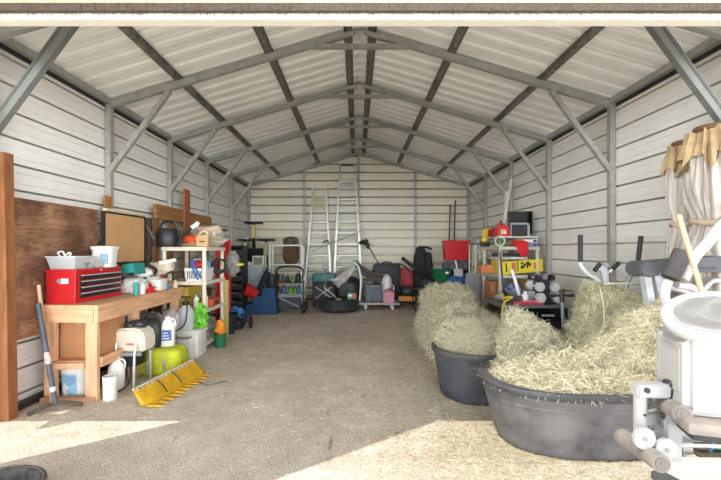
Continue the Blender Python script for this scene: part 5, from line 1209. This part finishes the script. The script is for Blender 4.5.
dumbbell('small black hex dumbbell on the stand top toward the scooter', (2.535, 5.2, 1.045), .046, .2, hexb, g_, R(8))
# scooter
t = T('kick_scooter', 'grey kick scooter with a teal front wheel parked by the black cabinet', 'scooter', (2.47, 4.62, 0), R(8))
bm = B(); tube(bm, [(0, 0, .16), (0.0, .06, .86)], .02, 10, 1); O('stem', bm, M('scooter_grey', (150, 152, 156), .4, .3), t, True)
bm = B(); tube(bm, [(-.13, .06, .86), (.13, .06, .86)], .014, 8, 1); O('handlebar', bm, dark_m, t, True)
for s in (-1, 1):
    bm = B(); cyl(bm, (s * .09, .06, .86), (s * .18, .06, .86), .02); O('grip', bm, black_r, t, True)
bm = B(); cyl(bm, (0, .05, .78), (0, .065, .93), .026); O('clamp', bm, dark_m, t, True)
bm = B(); torus(bm, (0, -.02, .10), .075, .028, (1, .2, 0)); O('front_wheel', bm, M('wheel_teal', (40, 150, 160), .5), t, True)
bm = B(); bx(bm, (-.06, .06, .09), (.06, .6, .12), bev=.01); O('deck', bm, M('scooter_grey', (0, 0, 0)), t)
bm = B(); torus(bm, (0, .66, .08), .055, .025, (1, 0, 0)); O('rear_wheel', bm, black_r, t, True)
t = T('cable_coil', 'dark cable coiled around the scooter stem', 'cable', (2.47, 4.56, .36))
for k, (r_, dz) in enumerate(((.10, 0), (.085, .06), (.07, .11))):
    bm = B(); torus(bm, (.01 * k, -.02, dz), r_, .012, (.3, 1, .2)); O('loop', bm, M('cable_grey', (96, 98, 102), .6), t, True)

# ---------------- elliptical trainer behind the bale
t = TW('elliptical_trainer', 'white elliptical trainer with black upright grips behind the hay bale', 'exercise machine', (2.6, 4.1, 0))
wt = M('white_tube', (226, 226, 226), .35, var=.03); grip = M('foam_black', (52, 52, 54), .7)
def hand(px, py, Y): return tuple(at(px, py, Y))
Ye = 4.0
bm = B(); tube(bm, [hand(580, 261, Ye), hand(581, 266, Ye), hand(588, 274, Ye), hand(599, 283, Ye), (2.42, 4.05, .8), (2.45, 4.1, .4)], .02, 9); O('arm', bm, wt, t, True)
bm = B(); tube(bm, [hand(580.3, 235, Ye), hand(580.3, 262, Ye)], .023, 10, 1); O('grip', bm, grip, t, True)
bm = B(); tube(bm, [hand(638, 261, Ye), hand(636, 268, Ye), hand(629, 278, Ye), (2.76, 4.0, 1.0), (2.74, 4.1, .5)], .024, 9); O('arm', bm, M('silver_arm', (170, 172, 176), .35, .3), t, True)
bm = B(); tube(bm, [hand(641, 236, Ye), hand(638, 262, Ye)], .024, 10, 1); O('grip', bm, grip, t, True)
bm = B(); tube(bm, [hand(603, 266, Ye), hand(606, 285, Ye), (2.6, 4.1, .5), (2.6, 4.2, .12)], .035, 10, 2); O('column', bm, M('silver_column', (196, 196, 198), .4), t, True)
for a_, b_ in (((594.5, 271), (600, 263.5)), ((612, 269.5), (619, 263))):
    bm = B(); tube(bm, [hand(*a_, Ye), hand(*b_, Ye)], .022, 10, 1); O('grip', bm, grip, t, True)
bm = B(); tube(bm, [hand(597, 267, Ye), hand(603, 272, Ye), hand(606, 274, Ye), hand(615, 267, Ye)], .014, 8); O('console_bar', bm, wt, t, True)
bm = B(); cyl(bm, (2.55, 4.05, 1.18), (2.55, 3.98, 1.26), .028); O('console', bm, M('console_grey', (176, 178, 180), .4), t, True)
bm = B(); lathe(bm, [(0, -.09), (.24, -.09), (.27, -.06), (.27, .06), (.24, .09), (0, .09)], n=28); bmesh.ops.rotate(bm, verts=bm.verts, cent=(0, 0, 0), matrix=rx(R(90), 'Y')); bmesh.ops.translate(bm, verts=bm.verts, vec=(2.6, 4.35, .36)); O('flywheel_housing', bm, M('dark_housing', (70, 72, 76), .45), t, True)
bm = B(); beam(bm, (2.6, 3.85, .05), (2.6, 4.7, .05), .08); beam(bm, (2.35, 3.85, .04), (2.85, 3.85, .04), .07); beam(bm, (2.35, 4.7, .04), (2.85, 4.7, .04), .07); O('base', bm, wt, t)
for x in (2.45, 2.74):
    bm = B(); bx(bm, (x - .06, 4.05, .30), (x + .06, 4.36, .33), bev=.01); O('pedal', bm, black_p, t)

# ---------------- canvas curtains tied to the wall
canvas = M('canvas', (200, 191, 181), .92, var=.13, scale=5, stretch=(6, 6, 1), bump=.35, bscale=14)
canvas_t = M('stained_canvas', (190, 164, 124), .92, var=.22, scale=6, bump=.35, bscale=12)
def curtain(label, cx, cy, zt, zb, rx_, ry_, waist, n, seed, dz=0.):
    t = TW('canvas_curtain', label, 'curtain', (cx, cy, zb))
    def rad(z):
        k = (zt - z) / (zt - zb)
        r = .78 + .22 * math.sin(min(1, k * 4) * PI / 2)
        d = abs(z - waist); r *= 1 - .36 * math.exp(-(d / .13) ** 2)
        if z < waist: r *= 1 + .34 * min(1, waist - z)
        return r
    def shell(z0, z1, nz, ext):
        bm = B(); rings = []
        for j in range(nz + 1):
            z = z0 + (z1 - z0) * j / nz; rg = []
            for i in range(n):
                a = 2 * PI * i / n
                nn = noise.noise(Vector((math.cos(a) * 3.2 + seed, math.sin(a) * 3.2, z * .9)))
                fold = .13 * math.sin(a * 11 + 5 * nn + 1.2 * math.sin(z * 2 + seed)) + .08 * math.sin(a * 23 + 6 * nn + z * 3) + .22 * nn
                fine = .05 * noise.noise(Vector((a * 4, z * 6, seed)))
                k = rad(z) * (1 + fold + fine) * (ext if ext == 1 else 1.02 + .30 * max(0, (zt - z) / .24) ** 1.3)
                if ext != 1 and j == 0: z = z + .03 * math.sin(a * 7 + seed)
                lean = .05 * (waist - z) if z < waist else .03 * (z - waist)
                rg.append(bm.verts.new((cx + rx_ * k * math.cos(a), cy + lean + ry_ * k * math.sin(a), z)))
            rings.append(rg)
        for a_, b_ in zip(rings, rings[1:]): bridge(bm, a_, b_)
        bm.faces.new(rings[0][::-1]); bm.faces.new(rings[-1]); return bm
    O('drape', shell(zb, zt - .12, 60, 1), canvas, t, True)
    O('ruffled_top', shell(zt - .24, zt, 14, 1.08), canvas_t, t, True)
    bm = B(); pts = [(cx + rx_ * .8 * math.cos(a), cy + ry_ * .8 * math.sin(a), waist + .012 * math.sin(3 * a)) for a in [2 * PI * i / 14 for i in range(15)]]
    tube(bm, pts, .022, 8, 3); O('tie', bm, M('canvas_tie', (206, 186, 158), .9), t, True)
    bm = B(); torus(bm, (cx, cy, zt), ry_ * .55, .022, (0, 0, 1)); O('ring', bm, M('rust_ring', (110, 78, 58), .8), t, True)
    return t
curtain('narrow beige canvas curtain gathered and tied, on the shed wall', 2.94, 3.51, 2.37, .35, .085, .12, 1.64, 150, 1.)
curtain('wide beige canvas curtain gathered and tied, beside the narrow one', 2.90, 3.17, 2.40, .35, .13, .2, 1.64, 190, 5.)

# ---------------- grey beamed exercise machine with foam roller
t = TW('home_gym', 'home gym with a grey plastic beam, white tubes and a foam roller', 'exercise machine', (2.5, 2.95, 0))
gp = M('charcoal_plastic', (88, 89, 92), .75, var=.1)
Yg = 2.9
pts = [(640, 268), (645, 261), (653, 262), (662, 262.5), (690, 258.5), (721, 256), (745, 256), (745, 274), (721, 272), (690, 273), (668, 268), (660, 275), (652, 278), (642, 275.5)]
poly = [(at(x, y, Yg).x, at(x, y, Yg).z) for x, y in pts]
bm = B(); prism(bm, poly, (0, .18, 0), (0, Yg, 0)); bmesh.ops.bevel(bm, geom=bm.edges[:], offset=.012, segments=2, affect='EDGES'); O('beam', bm, gp, t, True)
bm = B(); bx(bm, (2.36, Yg - .004, 1.265), (2.68, Yg + .004, 1.285), bev=.002); O('groove', bm, M('deep_grey', (60, 60, 64), .6), t)
for a_, b_ in (((645, 275), (649, 300)), ((655, 275), (660, 297))):
    bm = B(); p, q = at(*a_, Yg + .05), at(*b_, Yg + .05); beam(bm, p, q + (q - p) * .2, .05, .06, (0, 1, 0)); O('white_strut', bm, M('strut_white', (176, 180, 186), .4), t)
bm = B(); tube(bm, [(3.0, 2.86, 1.80), (2.80, 2.84, 1.73), (2.66, 2.82, 1.62), (2.52, 2.8, 1.46), (2.42, 2.79, 1.36), (2.33, 2.78, 1.2)], .036, 12); O('swing_arm', bm, M('pale_tube', (184, 182, 180), .35, var=.03), t, True)
bm = B(); tube(bm, [tuple(at(683, 251.5, 2.77)), tuple(at(670, 278, 2.77))], .058, 14, 1); O('foam_roller', bm, M('foam_grey', (72, 68, 68), .85, var=.12), t, True)
bm = B(); tube(bm, [tuple(at(668, 281, 2.78)), tuple(at(664, 296, 2.78)), (2.28, 2.80, .75), (2.30, 2.85, .05)], .034, 12, 2); O('front_post', bm, M('pale_tube', (0, 0, 0)), t, True)
bm = B(); tube(bm, [(2.30, 2.80, 1.16), (2.44, 2.82, 1.13), (2.50, 2.84, 1.0), (2.52, 2.86, .6)], .026, 10); O('lower_arm', bm, M('pale_tube', (0, 0, 0)), t, True)
for y_, z0, x1 in ((2.98, 1.08, 2.95), (3.02, .96, 2.95)):
    bm = B(); tube(bm, [(2.35, y_, z0 + .06), (2.6, y_, z0), (2.75, y_ + .01, z0 + .1), (x1, y_, z0 + .02)], .022, 9); O('side_tube', bm, M('steel_tube', (188, 188, 190), .4, .2), t, True)
bm = B(); tube(bm, [(2.62, 2.86, 1.56), (2.75, 2.85, 1.64), (2.9, 2.85, 1.66)], .016, 8); O('cable', bm, dark_m, t, True)
bm = B(); beam(bm, (2.3, 2.85, .05), (2.95, 2.95, .05), .08); beam(bm, (2.9, 2.92, .05), (2.9, 2.96, 1.22), .07); beam(bm, (2.3, 2.7, .04), (2.3, 3.1, .04), .07); O('base', bm, M('pale_tube', (0, 0, 0)), t)
bm = B(); tube(bm, [tuple(at(678.5, 215, 2.62)), tuple(at(704, 300, 2.55)), (2.52, 2.48, .2), (2.57, 2.46, .0)], .016, 10, 1)
SW('rake_handle', 'straight pale wooden tool handle leaning on the home gym', 'handle', bm, tan_w, smooth=True)

# ================================================================== TUBS AND HAY
tubm = M('tub_rubber', (70, 71, 75), .6, var=.22, scale=5, bump=.25, bscale=16, rgb2=(50, 52, 57))
tubl = M('dusty_tub_rubber', (108, 105, 105), .7, var=.15, scale=4, bump=.25, bscale=14, rgb2=(60, 59, 62))
rimm = M('rim_rubber', (72, 72, 75), .6, var=.2, scale=8)
def tub(label, cx, cy, a, b, h, taper, e, mat, seed):
    t = TW('stock_tub', label, 'tub', (cx, cy, 0))
    bm = B()
    f = lambda z: taper + (1 - taper) * (z / h) ** .85
    prof = [(f(0) * .97, 0), (f(.02), .02)] + [(f(h * k / 10), h * k / 10) for k in range(1, 10)] + [(f(h * .93), h * .93)]
    lathe(bm, prof + [(.955, h), (.93, h), (.80, .05), (0, .04)], (cx, cy, 0), 72, a * .97, b * .97, e, wob=.012, seed=seed); O('body', bm, mat, t, True)
    bm = B()
    lathe(bm, [(.945, h - .055), (.985, h - .05), (1.0, h - .035), (1.012, h - .012), (1.0, h + .004), (.97, h + .008), (.935, h), (.935, h - .03), (.945, h - .055)], (cx, cy, 0), 72, a, b, e); O('rim', bm, rimm, t, True)
    bm = B(); lathe(bm, [(f(h * .72) * .972, h * .72), (f(h * .74) * .985, h * .735), (f(h * .76) * .972, h * .76)], (cx, cy, 0), 72, a, b, e); O('rib', bm, mat, t, True)
    return t
tub('dark rubber tub heaped with hay, the round one behind the big tub', 1.14, 3.82, .40, .40, .47, .80, 2., tubm, 1.)
tub('big dusty oval rubber tub full of hay by the opening', 1.66, 2.96, .71, .46, .47, .84, 2.5, tubl, 3.)

def stalk(V, Fc, p, d, ln, w, bend):
    """one hay stalk: a bent strip of two quads"""
    s = d.cross(Vector((rnd.gauss(0, 1), rnd.gauss(0, 1), rnd.gauss(0, 1))))
    if s.length < 1e-4: return
    s.normalize(); s *= w / 2
    m = p + d * (ln * .5) + bend; q = p + d * ln + bend * .2
    i = len(V)
    V += [p - s, p + s, m + s, m - s, q + s * .6, q - s * .6]
    Fc += [(i, i + 1, i + 2, i + 3), (i + 3, i + 2, i + 4, i + 5)]
def stalk_mesh(name, V, Fc, mat, parent=None, label=None, cat=None):
    me = bpy.data.meshes.new(name)
    org = origin.get(parent.name, Vector()) if parent else Vector()
    me.from_pydata([tuple(v - org) for v in V], [], Fc); me.materials.append(mat)
    o = bpy.data.objects.new(name, me); C.objects.link(o)
    if parent: o.parent = parent
    o['kind'] = 'stuff'
    if label: o['label'] = label; o['category'] = cat
    return o
def fuzz(bm, n, ln=(.05, .12), lift=.35, w=.0035, droop=.0, down=False):
    """stalks lying over the faces of bm, picked by area"""
    bm.faces.ensure_lookup_table(); bm.normal_update()
    fs = [f for f in bm.faces if down or f.normal.z > -.35]
    ar = []; tot = 0
    for f in fs: tot += f.calc_area(); ar.append(tot)
    V, Fc = [], []
    import bisect
    for _ in range(n):
        f = fs[min(bisect.bisect(ar, rnd.random() * tot), len(fs) - 1)]
        vs = f.verts; a, b = rnd.random(), rnd.random()
        if a + b > 1: a, b = 1 - a, 1 - b
        p = vs[0].co + (vs[1].co - vs[0].co) * a + (vs[2].co - vs[0].co) * b
        nn = f.normal
        d = Vector((rnd.gauss(0, 1), rnd.gauss(0, 1), rnd.gauss(0, .7)))
        d -= nn * d.dot(nn)
        if d.length < 1e-3: continue
        d = (d.normalized() + nn * abs(rnd.gauss(0, lift))).normalized()
        L = rnd.uniform(*ln)
        bend = nn * rnd.uniform(.0, .02) + Vector((0, 0, -droop * L))
        stalk(V, Fc, p + nn * rnd.uniform(-.004, .012), d, L, w * rnd.uniform(.7, 1.5), bend)
    return V, Fc
def hay_prism(poly, y, depth, cuts, amp, seed, skew=0.):
    """a slab of hay with the given face outline (pixel pairs at depth y), really depth metres thick"""
    bm = B(); pts = [at(px, py, y) for px, py in poly]
    prism(bm, [(p.x, p.z) for p in pts], (skew, depth, 0), (0, y, 0))
    bmesh.ops.triangulate(bm, faces=bm.faces[:])
    bmesh.ops.subdivide_edges(bm, edges=bm.edges[:], cuts=cuts, use_grid_fill=True)
    bmesh.ops.triangulate(bm, faces=bm.faces[:])
    bm.normal_update()
    mv = [(v, v.co + v.normal * (amp * noise.fractal(v.co * 6 + Vector((seed, 0, 0)), 1., 2., 4) - amp * .3)) for v in bm.verts]
    for v, c in mv: v.co = c
    return bm
def hay(name, label, cat, bm, mat, n, ln=(.05, .12), lift=.35, group=None, core=None, w=.0030):
    xs = [v.co.x for v in bm.verts]; ys = [v.co.y for v in bm.verts]; zs = [v.co.z for v in bm.verts]
    t = TW(name, label, cat, ((min(xs) + max(xs)) / 2, (min(ys) + max(ys)) / 2, min(zs)), group)
    bmesh.ops.recalc_face_normals(bm, faces=bm.faces)
    V, Fc = fuzz(bm, int(n * 1.25), ln, lift, w)
    O('packed_core', bm, core or hay_core, t, True)
    stalk_mesh('loose_stalks', V, Fc, mat, t)
    return t
# heap behind the tubs: three broken bales
bm = B(); blob(bm, (1.42, 6.1, .38), (.36, .46, .42), .2, 2.6, 1, 4, 3.2, flat=0)
hay('hay_bale', 'pale broken hay bale on the floor, the one furthest back in the shed', 'hay bale', bm, hay_m, 7000, (.06, .16), .4, 'hay bales')
bm = B(); blob(bm, (1.50, 5.2, .26), (.36, .36, .29), .16, 2.2, 2, 4, 2.8, flat=0)
hay('hay_bale', 'loose pale hay bale on the floor beside the black cabinet', 'hay bale', bm, hay_m, 6000, (.06, .16), .4, 'hay bales')
bm = B(); blob(bm, (1.20, 5.45, .27), (.30, .50, .30), .2, 2.2, 3, 4, 2.4, flat=0)
hay('hay_bale', 'slumped pale hay spilling over the floor behind the round tub', 'hay bale', bm, hay_m, 6000, (.06, .16), .4, 'hay bales')
bm = B(); blob(bm, (1.28, 4.72, .32), (.34, .32, .36), .18, 2.2, 4, 4, 2.4, flat=0)
hay('hay_bale', 'loose hay bale right behind the round dark tub', 'hay bale', bm, hay_m, 5000, (.06, .16), .4, 'hay bales')
# hay in the round tub
bm = B(); blob(bm, (1.17, 3.86, .44), (.335, .33, .23), .14, 2.4, 5, 4, 2.2, flat=.36)
hay('hay_heap', 'heap of hay mounded in the round dark tub', 'hay', bm, hay_m, 7000, (.05, .14), .4)
# hay in the big tub
def mound(u, v):
    a = 2 * PI * u; r = v
    e = 2.5; k = (abs(math.cos(a)) ** e + abs(math.sin(a)) ** e) ** (-1 / e)
    x, y = .645 * r * k * math.cos(a), .415 * r * k * math.sin(a)
    z = .43 + .14 * (1 - r ** 2) + .05 * noise.noise(Vector((x * 4, y * 4, 3))) + .22 * max(0, y * 2) * (1 - r * r)
    return Vector((1.66 + x, 2.96 + y, z))
bm = B(); grid_sheet(bm, mound, 60, 14); bmesh.ops.remove_doubles(bm, verts=bm.verts, dist=.001)
hay('hay_heap', 'loose chopped hay filling the big oval tub', 'hay', bm, hay_m, 11000, (.03, .1), .35)
def slab(c, dim, rot, amp, seed, box=6.):
    bm = B(); blob(bm, (0, 0, 0), (dim[0] / 2, dim[1] / 2, dim[2] / 2), amp, 2.6, seed, 5, box); bmesh.ops.rotate(bm, verts=bm.verts, cent=(0, 0, 0), matrix=rot); bmesh.ops.translate(bm, verts=bm.verts, vec=c); return bm
bm = hay_prism([(597, 286), (630, 291), (666, 303), (676, 388), (564, 378), (578, 338)], 3.12, .24, 7, .05, 1., .04)
hay('hay_slab', 'big square slab of green hay standing on edge in the oval tub', 'hay', bm, hay_g, 15000, (.02, .075), .16, w=.0026)
bm = hay_prism([(612, 345), (640, 318), (668, 304), (682, 398), (560, 396), (580, 374)], 2.80, .26, 7, .06, 4., .03)
hay('hay_slab', 'sloping chunk of hay slumped against the big square slab', 'hay', bm, hay_m, 11000, (.02, .075), .2, w=.0026)
bm = hay_prism([(511, 316), (517, 313), (548, 332), (582, 356), (590, 385), (498, 382)], 3.22, .24, 7, .06, 7., .06)
hay('hay_slab', 'pointed wedge of hay leaning at the back of the oval tub', 'hay', bm, hay_m, 9000, (.03, .1), .25, w=.0028)
t = TW('baling_twine', 'loop of pale baling twine hanging down the big hay slab', 'twine', (2.1, 3.0, .7))
bm = B(); tube(bm, [tuple(at(600, 288, 3.08)), tuple(at(604, 310, 3.075)), tuple(at(603, 335, 3.07)), tuple(at(596, 352, 3.06)), tuple(at(583, 362, 3.04))], .005, 6); O('strand', bm, M('twine', (200, 196, 184), .8), t, True)
bm = B(); tube(bm, [tuple(at(604, 284, 3.1)), tuple(at(622, 283, 3.15)), tuple(at(644, 284, 3.2))], .006, 6); O('loose_end', bm, M('twine', (0, 0, 0)), t, True)
# loose hay on the floor
V, Fc = [], []
for _ in range(26000):
    r = rnd.random()
    if r < .42: x, y = rnd.gauss(1.15, .55), rnd.gauss(2.75, .35)
    elif r < .62: x, y = rnd.gauss(.95, .35), rnd.gauss(4.8, 1.1)
    elif r < .72: x, y = rnd.gauss(.6, .7), rnd.gauss(3.4, .9)
    elif r < .80: x, y = rnd.gauss(-2.2, .5), rnd.gauss(3.6, .4)
    else: x, y = rnd.uniform(-2.9, 2.9), rnd.uniform(2.0, 9.5)
    if abs(x) > 3.0 or y < 1.9: continue
    d = Vector((rnd.gauss(0, 1), rnd.gauss(0, 1), rnd.uniform(0, .06))).normalized()
    stalk(V, Fc, Vector((x, y, .003 + .006 * rnd.random())), d, rnd.uniform(.012, .05), .0032, Vector((0, 0, .002)))
stalk_mesh('loose_hay', V, Fc, straw_m, None, 'loose hay scattered over the dusty floor', 'hay')

# ================================================================== FRONT RIGHT: bench, container, boards
t = TW('weight_bench', 'weight bench with brown pad, white steel posts and foam rollers', 'weight bench', (1.75, 2.0, 0))
pad = M('brown_vinyl', (142, 133, 126), .6, var=.15, scale=8); foam = M('dusty_foam', (140, 133, 127), .8, var=.2, scale=9); bw = M('bench_white', (170, 170, 170), .35, var=.05)
rzp = rx(R(-17), 'Z')
bm = B(); bx(bm, (1.50, 1.72, .585), (2.55, 2.10, .645), rzp, (1.55, 1.8, .6), bev=.02); O('pad', bm, pad, t, True)
bm = B(); bx(bm, (1.53, 1.75, .555), (2.5, 2.07, .586), rzp, (1.55, 1.8, .6), bev=.004); O('pad_board', bm, dark_m, t)
Yb_ = 1.95
def bp(x, y, Y=Yb_): return tuple(at(x, y, Y))
bm = B(); cyl(bm, bp(640, 386), bp(640, 441), .029, n=18); O('upright', bm, bw, t)
bm = B(); prism(bm, [(0, 0), (.165, -.005), (.17, .055), (.15, .068), (0, .062)], (0, .06, 0), (1.385, 1.915, .685)); bmesh.ops.bevel(bm, geom=bm.edges[:], offset=.008, segments=2, affect='EDGES'); O('top_bracket', bm, bw, t, True)
bm = B(); cyl(bm, (1.425, 1.905, .725), (1.425, 1.916, .725), .013); cyl(bm, (1.42, 1.915, .60), (1.42, 1.925, .60), .006); cyl(bm, (1.42, 1.915, .52), (1.42, 1.925, .52), .006); O('bolt', bm, dark_m, t)
bm = B(); blob(bm, (1.56, 1.95, .72), (.03, .04, .045), .15, 3, 2, 3); O('pivot_cap', bm, dark_m, t, True)
bm = B(); beam(bm, (1.44, 1.97, .56), (1.60, 2.05, .545), .05, .05); O('cross_bar', bm, bw, t)
bm = B(); prism(bm, [(-.03, -.12), (.03, -.12), (.036, .06), (.02, .1), (-.02, .1), (-.035, .06)], (0, .03, 0), (1.555, 1.90, .50)); O('link_plate', bm, M('plate_grey', (160, 160, 162), .4), t)
for x_, y_, Yd in ((645, 439, 1.86), (667, 450, 1.86), (656, 437, 1.96)):
    p = at(x_, y_, Yd); bm = B(); cyl(bm, p, p + Vector((0, .018, 0)), .052 if x_ != 656 else .036, n=26); d = O('pivot_disc', bm, bw, t, True)
    bm = B(); cyl(bm, p - Vector((0, .008, 0)), p, .010, n=10); O('bolt', bm, grey_m, d, True)
def roller(a, b, r):
    bm = B(); a, b = Vector(a), Vector(b); cyl(bm, a, b, r, n=22); bmesh.ops.bevel(bm, geom=[e for e in bm.edges], offset=.006, segments=2, affect='EDGES'); q = O('foam_roller', bm, foam, t, True)
    bm = B(); dd = (b - a).normalized(); cyl(bm, b - dd * .004, b + dd * .008, r * .68, n=20); cyl(bm, b, b + dd * .011, r * .3, n=14); O('end_cap', bm, M('cap_brown', (116, 107, 102), .5), q, True)
roller(at(661, 402, 2.02), at(683, 414.5, 1.80), .042)
roller(at(622, 436, 2.12), at(662, 464, 1.78), .043)
bm = B(); tube(bm, [at(660, 402, 2.0), (1.62, 2.05, .6)], .018, 8, 1); tube(bm, [at(640, 441, 1.95), at(643, 450, 1.94)], .02, 8, 1); O('axle', bm, grey_m, t, True)
for x_, y_ in ((2.02, 1.72), (2.12, 2.0), (2.42, 1.62), (2.5, 1.88)):
    bm = B(); beam(bm, (x_, y_, 0), (x_, y_, .56), .05); O('leg', bm, bw, t)
bm = B(); beam(bm, (1.55, 1.98, .535), (2.5, 1.72, .535), .06, .05); O('frame_rail', bm, bw, t)
bm = B(); beam(bm, (2.07, 1.70, .03), (2.07, 2.05, .03), .05); beam(bm, (2.05, 1.86, .18), (2.46, 1.75, .18), .04); O('foot_rail', bm, bw, t)
# white food container
t = T('food_container', 'big white pet food container with a tilted round lid on the weight bench', 'container', (1.76, 1.90, .645), R(-17))
cw = M('chalky_white', (183, 182, 180), .4, var=.035, scale=5)
bm = B()
w2, d2 = .20, .165
prism(bm, [(-w2, 0), (w2, 0), (w2, .46), (w2 - .05, .475), (-w2 + .03, .385), (-w2, .355)], (0, 2 * d2, 0), (0, -d2, 0)); bmesh.ops.bevel(bm, geom=bm.edges[:], offset=.03, segments=4, affect='EDGES'); O('body', bm, cw, t, True)
m_ = Matrix.Rotation(R(24), 4, 'X') @ Matrix.Rotation(R(-15), 4, 'Y')
def tilt(bm, c):
    bmesh.ops.transform(bm, matrix=Matrix.Translation(c) @ m_, verts=bm.verts); return bm
cc = Vector((-.035, -.03, .432))
bm = B(); lathe(bm, [(.168, -.05), (.172, .005), (.16, .01)], n=44); O('neck', tilt(bm, cc), cw, t, True)
bm = B(); lathe(bm, [(.178, .0), (.196, .004), (.200, .018), (.198, .036), (.190, .044), (.172, .046), (.166, .043), (.08, .043), (0, .043)], n=52); l = O('lid', tilt(bm, cc), cw, t, True)
bm = B(); lathe(bm, [(.150, .0435), (.152, .047), (.146, .0472), (.144, .0435)], n=44); O('lid_ridge', tilt(bm, cc), cw, l, True)
bm = B()
for k in range(20):
    a = 2 * PI * k / 20; rr = .035 + .05 * abs(noise.noise(Vector((k * 3.3, 1, 0)))); rr = .05 + .012 * (k % 3)
    bx(bm, (rr * math.cos(a) - .004, rr * math.sin(a) * .6 - .0015, .0428), (rr * math.cos(a) + .004, rr * math.sin(a) * .6 + .0015, .0442))
O('embossed_mark', tilt(bm, cc), M('emboss', (180, 179, 176), .5), l)
# side panels and handle recess
bm = B()
for lo, hi in (((-w2 - .004, -.11, .09), (-w2 + .002, .11, .096)), ((-w2 - .004, -.11, .30), (-w2 + .002, .11, .306)), ((-w2 - .004, -.11, .09), (-w2 + .002, -.104, .306)), ((-w2 - .004, .104, .09), (-w2 + .002, .11, .306))): bx(bm, lo, hi)
O('panel_edge', bm, M('panel_edge_white', (172, 171, 168), .5), t)
bm = B(); bx(bm, (-.02, -d2 - .004, .06), (.17, -d2 + .004, .33), bev=.01); O('handle_panel', bm, cw, t, True)
bm = B()
for x_ in (.02, .10): bx(bm, (x_, -d2 - .006, .09), (x_ + .035, -d2 - .003, .30), bev=.0008)
O('recess', bm, M('recess_grey', (140, 138, 134), .6), t)
# boards, rails and wires lying by the bench
bm = B(); bx(bm, (1.92, 2.16, .0), (2.50, 2.60, .03), rx(R(-6), 'Z'), bev=.004); SW('white_sheet', 'white sheet panel lying on the ground beside the weight bench', 'panel', bm, M('bright_white', (206, 206, 206), .5, var=.02))
bm = B(); bx(bm, (1.85, 2.12, .0), (1.93, 2.42, .05), rx(R(14), 'Z'), bev=.006); SW('grey_step', 'dark grey board lying beside the white panel', 'board', bm, M('slate_board', (84, 84, 86), .6, var=.15))
bm = B(); bx(bm, (2.34, 2.64, .0), (3.0, 3.02, .008), rx(R(-3), 'Z')); SW('ground_mat', 'dark muddy mat on the ground under the home gym', 'mat', bm, M('muddy_mat', (84, 78, 62), .9, var=.45, scale=10, bump=.4))
bm = B(); tube(bm, [(2.1, 2.72, .05), (2.5, 2.70, .05), (3.0, 2.66, .05)], .014, 8, 1); SW('steel_rod', 'thin steel rod lying behind the white panel', 'rod', bm, chrome, smooth=True)
for lb, m_c, ps in (('bright blue wire trailing on the dark muddy mat', M('wire_blue', (60, 150, 216), .5), [(2.45, 2.70, .012), (2.55, 2.78, .02), (2.62, 2.95, .02), (2.6, 3.0, .08), (2.72, 2.85, .02), (2.9, 2.72, .012)]),
                    ('green wire trailing on the dark muddy mat', M('wire_green', (70, 150, 90), .5), [(2.36, 2.82, .012), (2.6, 2.7, .02), (2.8, 2.68, .02), (2.98, 2.78, .012)]),
                    ('pale wire crossing the dark muddy mat', M('wire_pale', (190, 196, 200), .5), [(2.3, 2.98, .012), (2.5, 2.9, .02), (2.75, 2.92, .03), (2.98, 2.98, .012)])):
    bm = B(); tube(bm, ps, .006, 6); SW('wire', lb, 'wire', bm, m_c, smooth=True)
# feed pan at the bottom corner
t = T('feed_pan', 'dusty black rubber feed pan on the ground by the opening', 'feed pan', (-2.03, 2.12, 0))
bm = B(); lathe(bm, [(.20, 0), (.25, .07), (.262, .085), (.255, .095), (.235, .095), (.19, .02), (0, .018)], n=40); O('body', bm, M('dusty_rubber', (92, 88, 84), .85, rgb2=(48, 47, 46), scale=26), t, True)
bm = B(); torus(bm, (0, 0, .088), .255, .014, n=40); O('rim', bm, M('worn_rubber', (104, 98, 92), .85, rgb2=(60, 58, 56), scale=40), t, True)
